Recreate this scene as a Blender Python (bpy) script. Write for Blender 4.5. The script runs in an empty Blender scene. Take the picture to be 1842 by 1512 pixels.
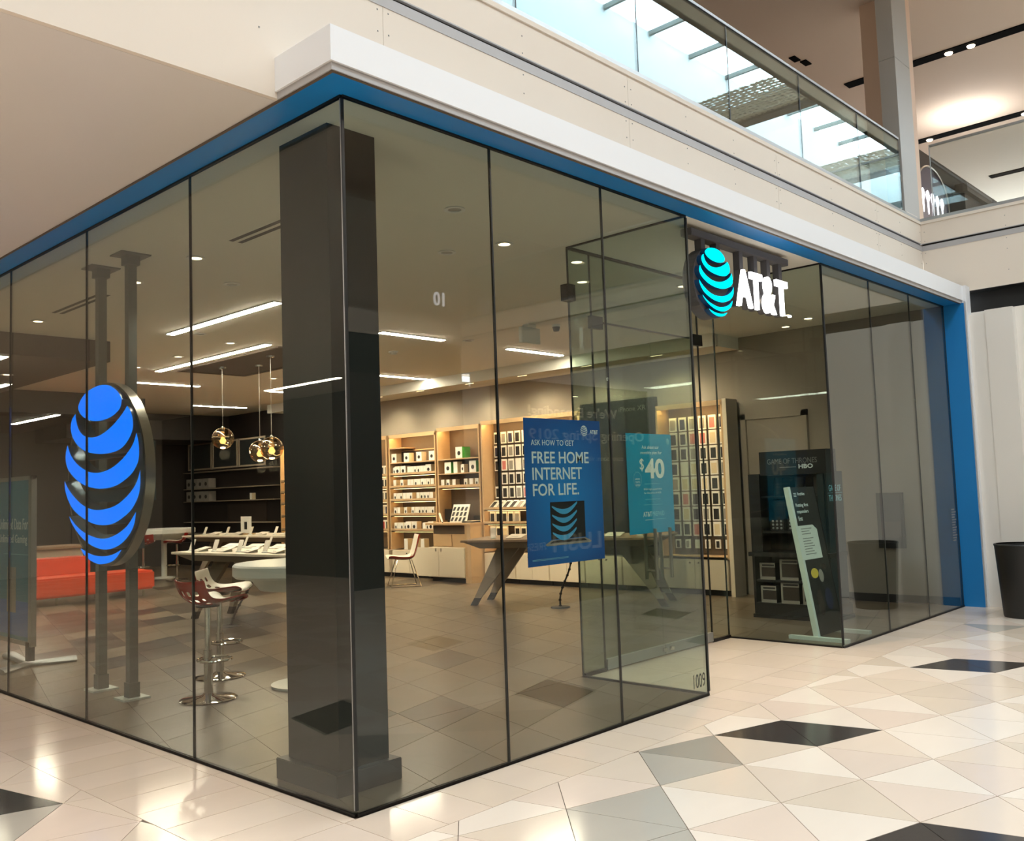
import bpy, bmesh, math, random
from mathutils import Vector, Matrix
random.seed(7)
sc = bpy.context.scene
C = sc.collection

# ---------------------------------------------------------------- camera
F_PX, YAW, PITCH, ROLL = 1660.22, math.radians(43.1875), math.radians(4.3636), math.radians(-1.9918)
fw = Vector((math.cos(PITCH)*math.cos(YAW), math.cos(PITCH)*math.sin(YAW), math.sin(PITCH)))
rt = Vector((math.sin(YAW), -math.cos(YAW), 0)); up = rt.cross(fw)
r2 = rt*math.cos(ROLL) + up*math.sin(ROLL); u2 = up*math.cos(ROLL) - rt*math.sin(ROLL)
cd = bpy.data.cameras.new('camera'); cam = bpy.data.objects.new('camera', cd); C.objects.link(cam)
cd.sensor_fit = 'HORIZONTAL'; cd.sensor_width = 36; cd.lens = F_PX/1842*36; cd.clip_start = .05; cd.clip_end = 300
M = Matrix((r2, u2, -fw)).transposed().to_4x4(); M.translation = Vector((-2.7902, -3.7406, 1.5448))
cam.matrix_world = M
sc.camera = cam
# ---------------------------------------------------------------- sky, light, exposure
SKY = 12.5
w = bpy.data.worlds.new('sky'); sc.world = w; w.use_nodes = True
bg = w.node_tree.nodes['Background']; bg.inputs[0].default_value = (.86, .94, 1, 1); bg.inputs[1].default_value = SKY
sc.view_settings.view_transform = 'Standard'; sc.view_settings.look = 'None'
sc.view_settings.gamma = 1; sc.view_settings.use_curve_mapping = False
sc.view_settings.exposure = 0.15
cy = sc.cycles
cy.max_bounces = 10; cy.diffuse_bounces = 5; cy.glossy_bounces = 5; cy.transparent_max_bounces = 32
cy.sample_clamp_indirect = 6; cy.caustics_reflective = False; cy.caustics_refractive = False
cy.use_denoising = True

def lamp(kind, loc, energy, color=(1, .82, .62), size=.1, rot=(0, 0, 0), spot=None, sy=None, blend=.6):
    l = bpy.data.lights.new('lamp', kind); l.energy = energy; l.color = color
    if kind == 'AREA':
        l.size = size
        if sy: l.shape = 'RECTANGLE'; l.size_y = sy
    else:
        l.shadow_soft_size = size
    if kind == 'SPOT': l.spot_size = spot or 1.6; l.spot_blend = blend
    o = bpy.data.objects.new(kind.lower()+'_lamp', l); C.objects.link(o); o.location = loc; o.rotation_euler = rot
    return o
WHITE = (1, .93, .85)
# sky portal at the skylight of the atrium
po = lamp('AREA', (3.5, -3.43, 9.46), 1, size=24, sy=2.2); po.data.cycles.is_portal = True; po.name = 'skylight_portal'
# area lamps for atrium and upper gallery; unseen ones added to brighten the arcade
lamp('AREA', (-4, -6.6, 7.9), 240, WHITE, 9, sy=1.0)
lamp('AREA', (6, -6.6, 7.9), 240, WHITE, 9, sy=1.0)
lamp('AREA', (-4, -1.2, 7.9), 120, WHITE, 9, sy=.6)
lamp('AREA', (-6.7, 4, 3.57), 230, WHITE, .4, sy=6.5)
lamp('AREA', (-3.0, 1.9, 3.57), 55, WHITE, .4, sy=2.4)  # unseen lamp added to lift the arcade ceiling and floor
lamp('AREA', (15.5, 3.0, 7.9), 110, (1, .88, .76), 6, sy=3)
lamp('AREA', (14.6, 1.2, 7.4), 20, (1, .97, .93), .8, rot=(math.pi, 0, 0))

# ---------------------------------------------------------------- materials
def lin(c):
    return tuple((x/255/12.92 if x/255 <= .04045 else ((x/255+.055)/1.055)**2.4) for x in c)
def mat(name, rgb, rough=.5, metal=0, noise=0, scale=8, emit=None, es=1, spec=.5, stretch=None, bump=0, srgb=True):
    m = bpy.data.materials.new(name); m.use_nodes = True; nt = m.node_tree; b = nt.nodes['Principled BSDF']
    c = lin(rgb) if srgb else rgb
    b.inputs['Base Color'].default_value = (*c, 1); b.inputs['Roughness'].default_value = rough
    b.inputs['Metallic'].default_value = metal; b.inputs['Specular IOR Level'].default_value = spec
    if emit:
        b.inputs['Emission Color'].default_value = (*lin(emit), 1); b.inputs['Emission Strength'].default_value = es
    if noise or bump:
        tc = nt.nodes.new('ShaderNodeTexCoord'); mp = nt.nodes.new('ShaderNodeMapping')
        mp.inputs['Scale'].default_value = stretch or (1, 1, 1)
        nz = nt.nodes.new('ShaderNodeTexNoise'); nz.inputs['Scale'].default_value = scale; nz.inputs['Detail'].default_value = 6
        nt.links.new(tc.outputs['Object'], mp.inputs[0]); nt.links.new(mp.outputs[0], nz.inputs['Vector'])
        if noise:
            mx = nt.nodes.new('ShaderNodeMix'); mx.data_type = 'RGBA'
            mx.inputs[6].default_value = (*[x*(1-noise) for x in c], 1); mx.inputs[7].default_value = (*[min(1, x*(1+noise)) for x in c], 1)
            nt.links.new(nz.outputs[0], mx.inputs[0]); nt.links.new(mx.outputs[2], b.inputs['Base Color'])
        if bump:
            bp = nt.nodes.new('ShaderNodeBump'); bp.inputs['Strength'].default_value = bump
            nt.links.new(nz.outputs[0], bp.inputs['Height']); nt.links.new(bp.outputs[0], b.inputs['Normal'])
    return m
def glass(name, tint, f0=.04, gloss=(1, 1, 1), amt=1.0):
    """thin sheet: tinted see-through plus a mirror lobe that grows towards grazing angles"""
    m = bpy.data.materials.new(name); m.use_nodes = True; nt = m.node_tree; nt.nodes.clear()
    out = nt.nodes.new('ShaderNodeOutputMaterial'); mix = nt.nodes.new('ShaderNodeMixShader')
    tr = nt.nodes.new('ShaderNodeBsdfTransparent'); tr.inputs[0].default_value = (*tint, 1)
    gl = nt.nodes.new('ShaderNodeBsdfGlossy'); gl.inputs[0].default_value = (*gloss, 1); gl.inputs['Roughness'].default_value = .004
    lw = nt.nodes.new('ShaderNodeLayerWeight'); lw.inputs[0].default_value = .5
    pw = nt.nodes.new('ShaderNodeMath'); pw.operation = 'POWER'; pw.inputs[1].default_value = 5
    ma = nt.nodes.new('ShaderNodeMath'); ma.operation = 'MULTIPLY_ADD'; ma.inputs[1].default_value = (1-f0)*amt; ma.inputs[2].default_value = f0*amt
    nt.links.new(lw.outputs['Facing'], pw.inputs[0]); nt.links.new(pw.outputs[0], ma.inputs[0])
    nt.links.new(ma.outputs[0], mix.inputs[0]); nt.links.new(tr.outputs[0], mix.inputs[1]); nt.links.new(gl.outputs[0], mix.inputs[2])
    nt.links.new(mix.outputs[0], out.inputs[0])
    return m
def emis(name, rgb, s):
    m = bpy.data.materials.new(name); m.use_nodes = True; nt = m.node_tree; nt.nodes.clear()
    out = nt.nodes.new('ShaderNodeOutputMaterial'); e = nt.nodes.new('ShaderNodeEmission')
    e.inputs[0].default_value = (*lin(rgb), 1); e.inputs[1].default_value = s
    nt.links.new(e.outputs[0], out.inputs[0]); return m
def stone(name, rgb, rough=.12, n=.05):
    """polished stone or porcelain tile: every tile gets its own small shift of tone, plus soft veins"""
    m = mat(name, rgb, rough, noise=n, scale=2.2); nt = m.node_tree; b = nt.nodes['Principled BSDF']
    oi = nt.nodes.new('ShaderNodeObjectInfo'); mr = nt.nodes.new('ShaderNodeMapRange')
    mr.inputs[3].default_value = .96; mr.inputs[4].default_value = 1.03
    hs = nt.nodes.new('ShaderNodeHueSaturation')
    src = b.inputs['Base Color'].links[0].from_socket
    nt.links.new(oi.outputs['Random'], mr.inputs[0]); nt.links.new(mr.outputs[0], hs.inputs['Value'])
    nt.links.new(src, hs.inputs['Color']); nt.links.new(hs.outputs[0], b.inputs['Base Color'])
    mp = [x for x in nt.nodes if x.type == 'MAPPING'][0]; mp.inputs['Scale'].default_value = (.6, 2.4, 1)
    mp.inputs['Rotation'].default_value = (0, 0, .5)
    ad = nt.nodes.new('ShaderNodeVectorMath'); ad.operation = 'ADD'; tc = [x for x in nt.nodes if x.type == 'TEX_COORD'][0]
    nt.links.new(tc.outputs['Object'], ad.inputs[0]); nt.links.new(oi.outputs['Random'], ad.inputs[1]); nt.links.new(ad.outputs[0], mp.inputs[0])
    b.inputs['Coat Weight'].default_value = .0
    return m
X = {}
X['plaster'] = mat('painted plaster', (222, 211, 197), .7, noise=.03, scale=1.5)
X['white'] = mat('white paint', (226, 227, 229), .5)
X['whitewall'] = mat('off white paint', (226, 221, 213), .6, noise=.02, scale=2)
X['lip'] = mat('grey metal lip', (170, 168, 168), .45)
X['blue'] = mat('blue laminate', (14, 118, 186), .42)
X['ceil'] = mat('shop ceiling paint', (228, 224, 214), .8)
X['mallceil'] = mat('gallery ceiling paint', (204, 188, 172), .8, noise=.02, scale=.7)
X['arcade'] = mat('arcade ceiling paint', (218, 212, 206), .45)
X['black'] = mat('black', (10, 10, 11), .5)
X['gap'] = mat('dark joint', (18, 17, 16), .8)
X['silicone'] = mat('silicone joint', (26, 28, 27), .35)
X['channel'] = mat('dark bronze channel', (30, 26, 23), .4, .5)
X['glass'] = glass('storefront glass', (.83, .865, .835), .045)
X['doorglass'] = glass('door glass', (.83, .88, .845), .03)
X['railglass'] = glass('railing glass', (.80, .89, .9), .19, (.86, 1, 1))
X['railglass_end'] = glass('end railing glass', (.86, .91, .91), .06)
X['slotblack'] = mat('slot black', (4, 4, 4), .9, spec=.05)
X['skyglass'] = glass('skylight glass', (.93, .97, .98), .02)
X['column'] = mat('black wood veneer', (16, 22, 24), .34, noise=.35, scale=40, stretch=(6, 6, .12))
X['plinth'] = mat('charcoal plinth', (36, 40, 40), .4)
X['steel'] = mat('brushed steel', (178, 172, 162), .28, 1, noise=.06, scale=60, stretch=(1, 1, .03))
X['alu'] = mat('satin aluminium', (176, 178, 178), .4, .85)
X['chrome'] = mat('chrome', (214, 212, 208), .08, 1)
X['post'] = mat('grey painted post', (104, 108, 106), .5, .2)
X['signgrey'] = mat('grey sign bracket', (92, 90, 92), .5)
X['logoblue'] = emis('lit blue acrylic', (0, 118, 255), 1.7)
X['logocyan'] = emis('lit cyan acrylic', (0, 238, 255), 1.5)
X['logowhite'] = emis('lit white acrylic', (255, 255, 255), 5)
X['logoside'] = mat('blue grey return', (70, 96, 112), .35, .3)
X['logonavy'] = mat('navy return', (14, 70, 120), .4)
X['wood'] = mat('pale maple', (198, 164, 124), .5, noise=.1, scale=12, stretch=(1, .25, 3))
X['woodtop'] = mat('grey oak top', (150, 124, 100), .45, noise=.12, scale=14, stretch=(3, .4, 1))
X['cabinet'] = mat('white laminate', (226, 212, 190), .45)
X['card'] = mat('white card', (244, 240, 230), .6)
X['green'] = mat('green card', (52, 140, 50), .6)
X['kraft'] = mat('cream card', (226, 206, 170), .6)
X['ink'] = mat('dark print', (26, 24, 24), .5)
X['pink'] = mat('pink case', (205, 120, 112), .5)
X['red'] = mat('red case', (176, 44, 40), .5)
X['navy'] = mat('navy case', (36, 40, 70), .5)
X['grey'] = mat('grey case', (150, 144, 136), .5)
X['yellow'] = mat('yellow case', (214, 190, 70), .5)
X['backpanel'] = mat('shelf back panel', (92, 77, 62), .6, noise=.05, scale=6)
X['darkwall'] = mat('dark brown wall panel', (26, 20, 18), .55, noise=.15, scale=10, stretch=(1, 1, .2))
X['party'] = mat('party wall paint', (138, 130, 120), .75, noise=.03, scale=1.2)
X['recess'] = mat('dark recess paint', (50, 40, 34), .8)
X['tabletop'] = mat('white table top', (238, 226, 204), .35)
X['tablegrey'] = mat('taupe table frame', (150, 136, 118), .5)
X['tablewhite'] = mat('white solid surface', (214, 216, 210), .3)
X['sofa'] = mat('orange red vinyl', (214, 76, 44), .42, noise=.08, scale=5)
X['shellwhite'] = mat('white plastic shell', (240, 230, 214), .3)
X['shellred'] = mat('red plastic shell', (150, 30, 24), .25)
X['trash'] = mat('black bin plastic', (20, 20, 20), .45)
X['poster'] = mat('poster blue', (10, 104, 184), .45)
X['cyan'] = mat('poster cyan', (18, 150, 196), .45)
X['teal'] = mat('banner teal', (20, 122, 150), .5)
X['whiteink'] = mat('white print', (226, 238, 240), .5)
X['paleink'] = mat('pale blue print', (150, 214, 230), .5)
X['greyink'] = mat('grey print', (120, 120, 118), .5)
X['standwhite'] = mat('pale mint metal', (214, 223, 217), .4)
X['gameblack'] = mat('black display board', (20, 20, 22), .4, noise=.15, scale=9)
X['gameteal'] = mat('dark teal board', (22, 42, 48), .4, noise=.2, scale=5)
X['amber'] = emis('warm globe core', (255, 196, 120), 5)
X['globe'] = glass('smoked globe glass', (.74, .62, .46), .2, (1, .88, .72))
X['strip'] = emis('linear light diffuser', (255, 238, 216), 100)
X['downlight'] = emis('downlight lens', (255, 224, 180), 9)
X['coldlight'] = emis('gallery downlight lens', (255, 238, 210), 6)
X['metalpost'] = mat('gallery metal cladding', (184, 186, 184), .45, .3)
X['signglow'] = emis('lit white letters', (255, 250, 255), 3)
X['signnavy'] = mat('navy sign face', (40, 36, 70), .3)
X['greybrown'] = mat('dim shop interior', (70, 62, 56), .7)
X['windowglow'] = emis('lit shop window', (205, 225, 240), .5)
X['terr'] = [stone('porcelain cream', (224, 206, 188)), stone('porcelain rose', (222, 203, 187)), stone('porcelain pale', (232, 218, 203)), stone('porcelain sand', (218, 201, 182))]
X['terrgrey'] = stone('porcelain grey', (158, 150, 138)); X['terrlight'] = stone('porcelain pale grey', (180, 172, 160))
X['terrdark'] = stone('porcelain charcoal', (66, 60, 56))
X['border'] = [stone('border stone', (220, 201, 182)), stone('border stone pale', (224, 205, 187))]
X['grout'] = mat('floor grout', (96, 82, 70), .8)
X['shopgrout'] = mat('shop floor grout', (72, 63, 54), .8)
X['shop'] = [stone('shop tile taupe', (102, 88, 72), .3, .12), stone('shop tile brown', (96, 82, 66), .3, .12), stone('shop tile grey', (106, 94, 80), .3, .12)]
X['shopdark'] = stone('shop tile dark', (30, 25, 21), .3, .12); X['shopmid'] = stone('shop tile walnut', (58, 46, 36), .3, .12)
def perforated():
    m = mat('perforated brass', (196, 184, 158), .4, .3); nt = m.node_tree; b = nt.nodes['Principled BSDF']
    tc = nt.nodes.new('ShaderNodeTexCoord'); v = nt.nodes.new('ShaderNodeTexVoronoi'); v.inputs['Scale'].default_value = 10; v.inputs['Randomness'].default_value = .25
    lt = nt.nodes.new('ShaderNodeMath'); lt.operation = 'GREATER_THAN'; lt.inputs[1].default_value = .36
    nt.links.new(tc.outputs['Object'], v.inputs['Vector']); nt.links.new(v.outputs['Distance'], lt.inputs[0]); nt.links.new(lt.outputs[0], b.inputs['Alpha'])
    return m
X['perf'] = perforated()

# ---------------------------------------------------------------- builders
BASE = {}
def add(bm, ret=None): return bm
def box(x0, y0, z0, x1, y1, z1, bm=None, bevel=0):
    own = bm is None; bm = bm or bmesh.new()
    if bevel:
        t = bmesh.new(); box(x0, y0, z0, x1, y1, z1, t); bmesh.ops.bevel(t, geom=t.edges[:], offset=bevel, segments=2, affect='EDGES')
        me = bpy.data.meshes.new('t'); t.to_mesh(me); t.free(); bm.from_mesh(me); bpy.data.meshes.remove(me); return bm
    v = [bm.verts.new(p) for p in ((x0, y0, z0), (x1, y0, z0), (x1, y1, z0), (x0, y1, z0), (x0, y0, z1), (x1, y0, z1), (x1, y1, z1), (x0, y1, z1))]
    for f in ((3, 2, 1, 0), (4, 5, 6, 7), (0, 1, 5, 4), (1, 2, 6, 5), (2, 3, 7, 6), (3, 0, 4, 7)): bm.faces.new([v[i] for i in f])
    return bm
def tube(pts, r, n=10, bm=None, cap=True):
    bm = bm or bmesh.new(); pts = [Vector(p) for p in pts]; rr = r if isinstance(r, (list, tuple)) else [r]*len(pts); rings = []
    for i, p in enumerate(pts):
        d = (pts[min(i+1, len(pts)-1)]-pts[max(i-1, 0)]).normalized()
        a = d.cross(Vector((0, 0, 1)) if abs(d.z) < .9 else Vector((1, 0, 0))).normalized(); b = d.cross(a)
        rings.append([bm.verts.new(p+(a*math.cos(t)+b*math.sin(t))*rr[i]) for t in [2*math.pi*k/n for k in range(n)]])
    for i in range(len(rings)-1):
        for k in range(n): bm.faces.new((rings[i][k], rings[i][(k+1) % n], rings[i+1][(k+1) % n], rings[i+1][k]))
    if cap: bm.faces.new(rings[0][::-1]); bm.faces.new(rings[-1])
    return bm
def lathe(prof, c=(0, 0, 0), n=32, bm=None):
    bm = bm or bmesh.new(); c = Vector(c); rings = []
    for r, z in prof:
        if r < 1e-5: rings.append([bm.verts.new(c+Vector((0, 0, z)))])
        else: rings.append([bm.verts.new(c+Vector((r*math.cos(2*math.pi*k/n), r*math.sin(2*math.pi*k/n), z))) for k in range(n)])
    for a, b in zip(rings, rings[1:]):
        for k in range(n):
            q = [a[k % len(a)], a[(k+1) % len(a)], b[(k+1) % len(b)], b[k % len(b)]]
            q = [v for i, v in enumerate(q) if v not in q[:i]]
            if len(q) > 2: bm.faces.new(q)
    return bm
def prism(poly, fr, depth, bm=None):
    """poly: 2-D outline; fr = (origin, right, up); extruded by depth along right x up reversed (away from the viewer)"""
    bm = bm or bmesh.new(); o, r, u = [Vector(v) for v in fr]; n = r.cross(u)
    a = [bm.verts.new(o+r*x+u*y) for x, y in poly]; b = [bm.verts.new(o+r*x+u*y-n*depth) for x, y in poly]
    bm.faces.new(a); bm.faces.new(b[::-1]); k = len(poly)
    for i in range(k): bm.faces.new((a[i], b[i], b[(i+1) % k], a[(i+1) % k]))
    return bm
def obj(name, bm, m=None, parent=None, smooth=False, kind=None, label=None, world=True):
    me = bpy.data.meshes.new(name)
    if parent is not None and world: bmesh.ops.translate(bm, verts=bm.verts[:], vec=-BASE.get(parent.name, Vector()))
    bmesh.ops.recalc_face_normals(bm, faces=bm.faces[:])
    if smooth:
        for f in bm.faces: f.smooth = True
        for e in bm.edges:
            if len(e.link_faces) == 2 and e.calc_face_angle(0) > .7: e.smooth = False
    bm.to_mesh(me); bm.free()
    o = bpy.data.objects.new(name, me); C.objects.link(o)
    for mm in (m if isinstance(m, (list, tuple)) else [m]):
        if mm: me.materials.append(mm)
    if parent is not None: o.parent = parent; BASE[o.name] = BASE.get(parent.name, Vector())
    if kind: o['kind'] = kind
    if label: o['label'] = label
    return o
def thing(name, label, cat, loc=(0, 0, 0), rz=0, group=None):
    o = bpy.data.objects.new(name, None); C.objects.link(o); o.location = loc; o.rotation_euler.z = rz; o.empty_display_size = .1
    o['label'] = label; o['category'] = cat
    if group: o['group'] = group
    BASE[o.name] = Vector(loc) if rz == 0 else Vector()
    return o
def tag(o, label, cat, group=None):
    o['label'] = label; o['category'] = cat
    if group: o['group'] = group
    return o
def setting(name, loc=(0, 0, 0)):
    o = bpy.data.objects.new(name, None); C.objects.link(o); o['kind'] = 'structure'; o.location = loc; BASE[o.name] = Vector(loc); return o
def struct(name, bm, m, parent=None):
    return obj(name, bm, m, parent, kind='structure' if parent is None else None)
def dup(o, loc=None, rz=None, label=None, group=None):
    c = o.copy(); C.objects.link(c)
    if loc is not None: c.location = loc
    if rz is not None: c.rotation_euler.z = rz
    if label: c['label'] = label
    if group: c['group'] = group
    for ch in o.children:
        d = ch.copy(); C.objects.link(d); d.parent = c
        for g in ch.children: e = g.copy(); C.objects.link(e); e.parent = d
    return c
def text(name, s, size, fr, m, parent=None, ext=.002, align='LEFT', bold=0, sx=1.0, shear=0, line=1.0):
    """lettering as solid mesh; fr = (origin, right, up)"""
    cu = bpy.data.curves.new('t', 'FONT'); cu.body = s; cu.size = size; cu.extrude = ext; cu.align_x = align; cu.offset = bold
    cu.resolution_u = 3; cu.shear = shear; cu.space_line = line
    t = bpy.data.objects.new('t', cu); C.objects.link(t)
    dg = bpy.context.evaluated_depsgraph_get(); me = bpy.data.meshes.new_from_object(t.evaluated_get(dg))
    bpy.data.objects.remove(t); bpy.data.curves.remove(cu)
    o_, r, u = [Vector(v) for v in fr]; n = r.cross(u)
    T = Matrix((r*sx, u, n)).transposed().to_4x4(); T.translation = o_
    me.transform(T)
    if parent is not None: me.transform(Matrix.Translation(-BASE.get(parent.name, Vector())))
    o = bpy.data.objects.new(name, me); C.objects.link(o); me.materials.clear(); me.materials.append(m)
    if parent is not None: o.parent = parent; BASE[o.name] = BASE.get(parent.name, Vector())
    return o
ORD = ['first', 'second', 'third', 'fourth', 'fifth', 'sixth', 'seventh', 'eighth', 'ninth', 'tenth', 'eleventh', 'twelfth', 'thirteenth', 'fourteenth', 'fifteenth', 'sixteenth']
LOGO = [
[(-0.604, 0.807), (-0.553, 0.871), (-0.447, 0.93), (-0.342, 0.966), (-0.117, 0.999), (0.083, 1.0), (0.277, 0.967), (0.467, 0.883), (0.563, 0.794), (0.522, 0.701), (0.352, 0.635), (0.121, 0.604), (-0.117, 0.606), (-0.321, 0.638), (-0.489, 0.694), (-0.574, 0.752)] ,
[(-0.682, 0.735), (-0.782, 0.674), (-0.821, 0.59), (-0.803, 0.519), (-0.746, 0.446), (-0.616, 0.36), (-0.404, 0.28), (-0.117, 0.235), (0.159, 0.221), (0.426, 0.236), (0.611, 0.281), (0.757, 0.367), (0.829, 0.456), (0.829, 0.549), (0.776, 0.648), (0.694, 0.71), (0.613, 0.654), (0.465, 0.578), (0.276, 0.503), (0.082, 0.451), (-0.077, 0.428), (-0.239, 0.426), (-0.404, 0.45), (-0.531, 0.501), (-0.616, 0.575), (-0.668, 0.665)] ,
[(-0.913, 0.378), (-0.966, 0.285), (-0.965, 0.18), (-0.876, 0.071), (-0.658, -0.04), (-0.404, -0.116), (-0.118, -0.157), (0.158, -0.164), (0.424, -0.139), (0.645, -0.083), (0.825, -0.011), (0.949, 0.092), (0.977, 0.198), (0.961, 0.307), (0.916, 0.403), (0.845, 0.299), (0.72, 0.212), (0.537, 0.126), (0.312, 0.057), (0.081, 0.022), (-0.117, 0.017), (-0.321, 0.041), (-0.53, 0.1), (-0.701, 0.176), (-0.833, 0.269)] ,
[(-1.0, -0.046), (-0.986, -0.151), (-0.896, -0.274), (-0.743, -0.388), (-0.487, -0.484), (-0.198, -0.551), (0.079, -0.571), (0.347, -0.552), (0.607, -0.482), (0.804, -0.398), (0.946, -0.277), (0.999, -0.156), (1.0, 0.005), (0.93, -0.108), (0.788, -0.212), (0.571, -0.309), (0.348, -0.369), (0.08, -0.398), (-0.158, -0.398), (-0.403, -0.359), (-0.614, -0.288), (-0.831, -0.181), (-0.942, -0.1)] ,
[(-0.86, -0.465), (-0.807, -0.533), (-0.656, -0.636), (-0.444, -0.735), (-0.198, -0.806), (0.079, -0.839), (0.309, -0.825), (0.532, -0.772), (0.731, -0.676), (0.856, -0.56), (0.899, -0.43), (0.821, -0.491), (0.678, -0.583), (0.459, -0.662), (0.233, -0.709), (0.04, -0.722), (-0.198, -0.699), (-0.444, -0.651), (-0.656, -0.576), (-0.786, -0.508)] ,
[(-0.528, -0.836), (-0.444, -0.902), (-0.279, -0.964), (-0.079, -1.0), (0.078, -1.0), (0.27, -0.974), (0.42, -0.923), (0.553, -0.831), (0.421, -0.868), (0.271, -0.899), (0.079, -0.915), (-0.158, -0.909), (-0.361, -0.875)] ,
]
# ================================================================ FLOORS
def clip(poly, a, b, c):
    """keep a*x+b*y<=c"""
    out = []
    for i, p in enumerate(poly):
        q = poly[(i+1) % len(poly)]; dp = a*p[0]+b*p[1]-c; dq = a*q[0]+b*q[1]-c
        if dp <= 0: out.append(p)
        if (dp < 0 < dq) or (dq < 0 < dp):
            t = dp/(dp-dq); out.append((p[0]+t*(q[0]-p[0]), p[1]+t*(q[1]-p[1])))
    return out
def area(p): return abs(sum(p[i-1][0]*p[i][1]-p[i][0]*p[i-1][1] for i in range(len(p))))/2
def inset(p, d):
    cx = sum(q[0] for q in p)/len(p); cy_ = sum(q[1] for q in p)/len(p); n = len(p); out = []
    s = 1 if sum(p[i-1][0]*p[i][1]-p[i][0]*p[i-1][1] for i in range(n)) > 0 else -1
    for i in range(n):
        a, b, c = Vector(p[i-1]), Vector(p[i]), Vector(p[(i+1) % n])
        e1 = (b-a).normalized(); e2 = (c-b).normalized(); n1 = Vector((-e1.y, e1.x))*s; n2 = Vector((-e2.y, e2.x))*s
        k = 1+n1.dot(n2)
        out.append(tuple(b+(n1+n2)*(d/max(k, .25))))
    return out
def tile_bm(p, z=0.0, d=.0019, bm=None, h=.012):
    p = inset(p, d); bm = bm or bmesh.new()
    if sum(p[i-1][0]*p[i][1]-p[i][0]*p[i-1][1] for i in range(len(p))) < 0: p = p[::-1]
    a = [bm.verts.new((x, y, z)) for x, y in p]; b = [bm.verts.new((x, y, z-h)) for x, y in p]
    bm.faces.new(a); k = len(p)
    for i in range(k): bm.faces.new((a[i], b[i], b[(i+1) % k], a[(i+1) % k]))
    return bm
fl = struct('floor', box(-14, -8.8, -.3, 9.6, 18.6, -.004), X['grout'])
stuff = {}
def lay(p, m, near, parent):
    if area(p) < .0015: return
    if near: obj('tile', tile_bm(p), m, parent)
    else: stuff.setdefault((parent.name, m.name), [parent, m, bmesh.new()]) and tile_bm(p, bm=stuff[(parent.name, m.name)][2])
A0, U, V = Vector((1.402, -1.499)), Vector((.433, .446)), Vector((.566, -.161))
DARK = {(1, 0, 1), (1, 1, 0), (2, 4, 1), (2, 5, 0), (-2, 0, 1), (-2, 1, 0), (4, -8, 0), (4, -9, 1), (-3, 5, 1), (-3, 6, 0), (0, 8, 1), (0, 9, 0)}
GREY = {(1, -1, 1)}; LGREY = {(1, -1, 0), (0, -2, 0), (0, -2, 1), (3, -8, 1), (-1, -2, 1), (4, 7, 0)}
PALE = {(4, 3, 0), (5, 5, 1), (5, 6, 0), (3, 4, 0), (0, 2, 1), (-1, 0, 0), (-1, 1, 1), (3, 2, 0)}
rnd = random.Random(3)
for a in range(-40, 50):
    for b in range(-40, 40):
        P0 = A0+U*a+V*b
        if not (-13 < P0.x < 10 and -9.5 < P0.y < 18.5): continue
        for k, tri in enumerate(((P0, P0+U, P0+V), (P0+U, P0+U+V, P0+V))):
            key = (a, b, k)
            m = X['terrdark'] if key in DARK else X['terrgrey'] if key in GREY else X['terrlight'] if key in LGREY else X['terr'][2] if key in PALE else rnd.choice(X['terr'])
            t = [tuple(q) for q in tri]
            for cl in (((0, 1, -.43), (0, -1, 8.66), (1, 0, 9.08), (-1, 0, 12.9)), ((0, -1, .43), (1, 0, -.675), (0, 1, 18.4), (-1, 0, 7.95))):
                q = t
                for c in cl:
                    q = clip(q, *c) if len(q) > 2 else q
                if len(q) > 2 and area(q) > .001:
                    c = [sum(z[i] for z in q)/len(q) for i in (0, 1)]
                    near = (-1.2 < c[0] < 8.7 and -2.7 < c[1] <= -.43) or (-1.9 < c[0] <= -.6 and -.5 < c[1] < 3.3)
                    lay(q, m, near, fl)
for i in range(34):                                   # border course along the storefront
    x = -.675+.295*i
    q = [(x, -.43), (min(x+.295, 9.08), -.43), (min(x+.295, 9.08), -.02), (x, -.02)]
    lay(q, X['border'][i % 2], x < 9, fl)
for i in range(60):
    y = -.02+.31*i
    lay([(-.675, y), (-.09, y), (-.09, y+.31), (-.675, y+.31)], X['border'][i % 2], i < 14, fl)
for i in range(30): lay([(-.09, -.02+.62*i), (-.02, -.02+.62*i), (-.02, .6+.62*i), (-.09, .6+.62*i)], X['border'][0], i < 6, fl)
for i in range(4):
    for j in range(2): lay([(3.2+.584*i, -.02+.6*j), (3.784+.584*i, -.02+.6*j), (3.784+.584*i, .58+.6*j), (3.2+.584*i, .58+.6*j)], X['border'][(i+j) % 2], True, fl)
fs = struct('floor_shop', box(.02, .02, -.02, 8.9, 18.4, -.0035), X['shopgrout'])
O1, E1, E2 = Vector((2.78, 2.40)), Vector((.57, .165)), Vector((.16, .59))
SD = {(-3, -1): 'shopdark', (0, 0): 'shopmid', (0, -3): 'shopmid', (-5, 6): 'shopdark', (-4, 4): 'shopmid', (-5, 12): 'shopmid', (-5, 9): 'shopdark', (-4, 7): 'shopdark', (-3, 10): 'shopdark', (-4, 10): 'shopmid', (-3, 12): 'shopdark', (-2, 11): 'shopmid', (-4, 13): 'shopmid', (-6, 11): 'shopmid', (-1, 8): 'shopdark', (0, 9): 'shopmid', (1, 7): 'shopdark', (-2, 6): 'shopmid', (-2, 8): 'shopdark', (-4, 11): 'shopmid', (-3, 5): 'shopmid', (2, 6): 'shopmid', (-2, -2): 'shopmid', (-6, 8): 'shopmid', (-7, 11): 'shopdark', (-3, 3): 'shopmid'}
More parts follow.
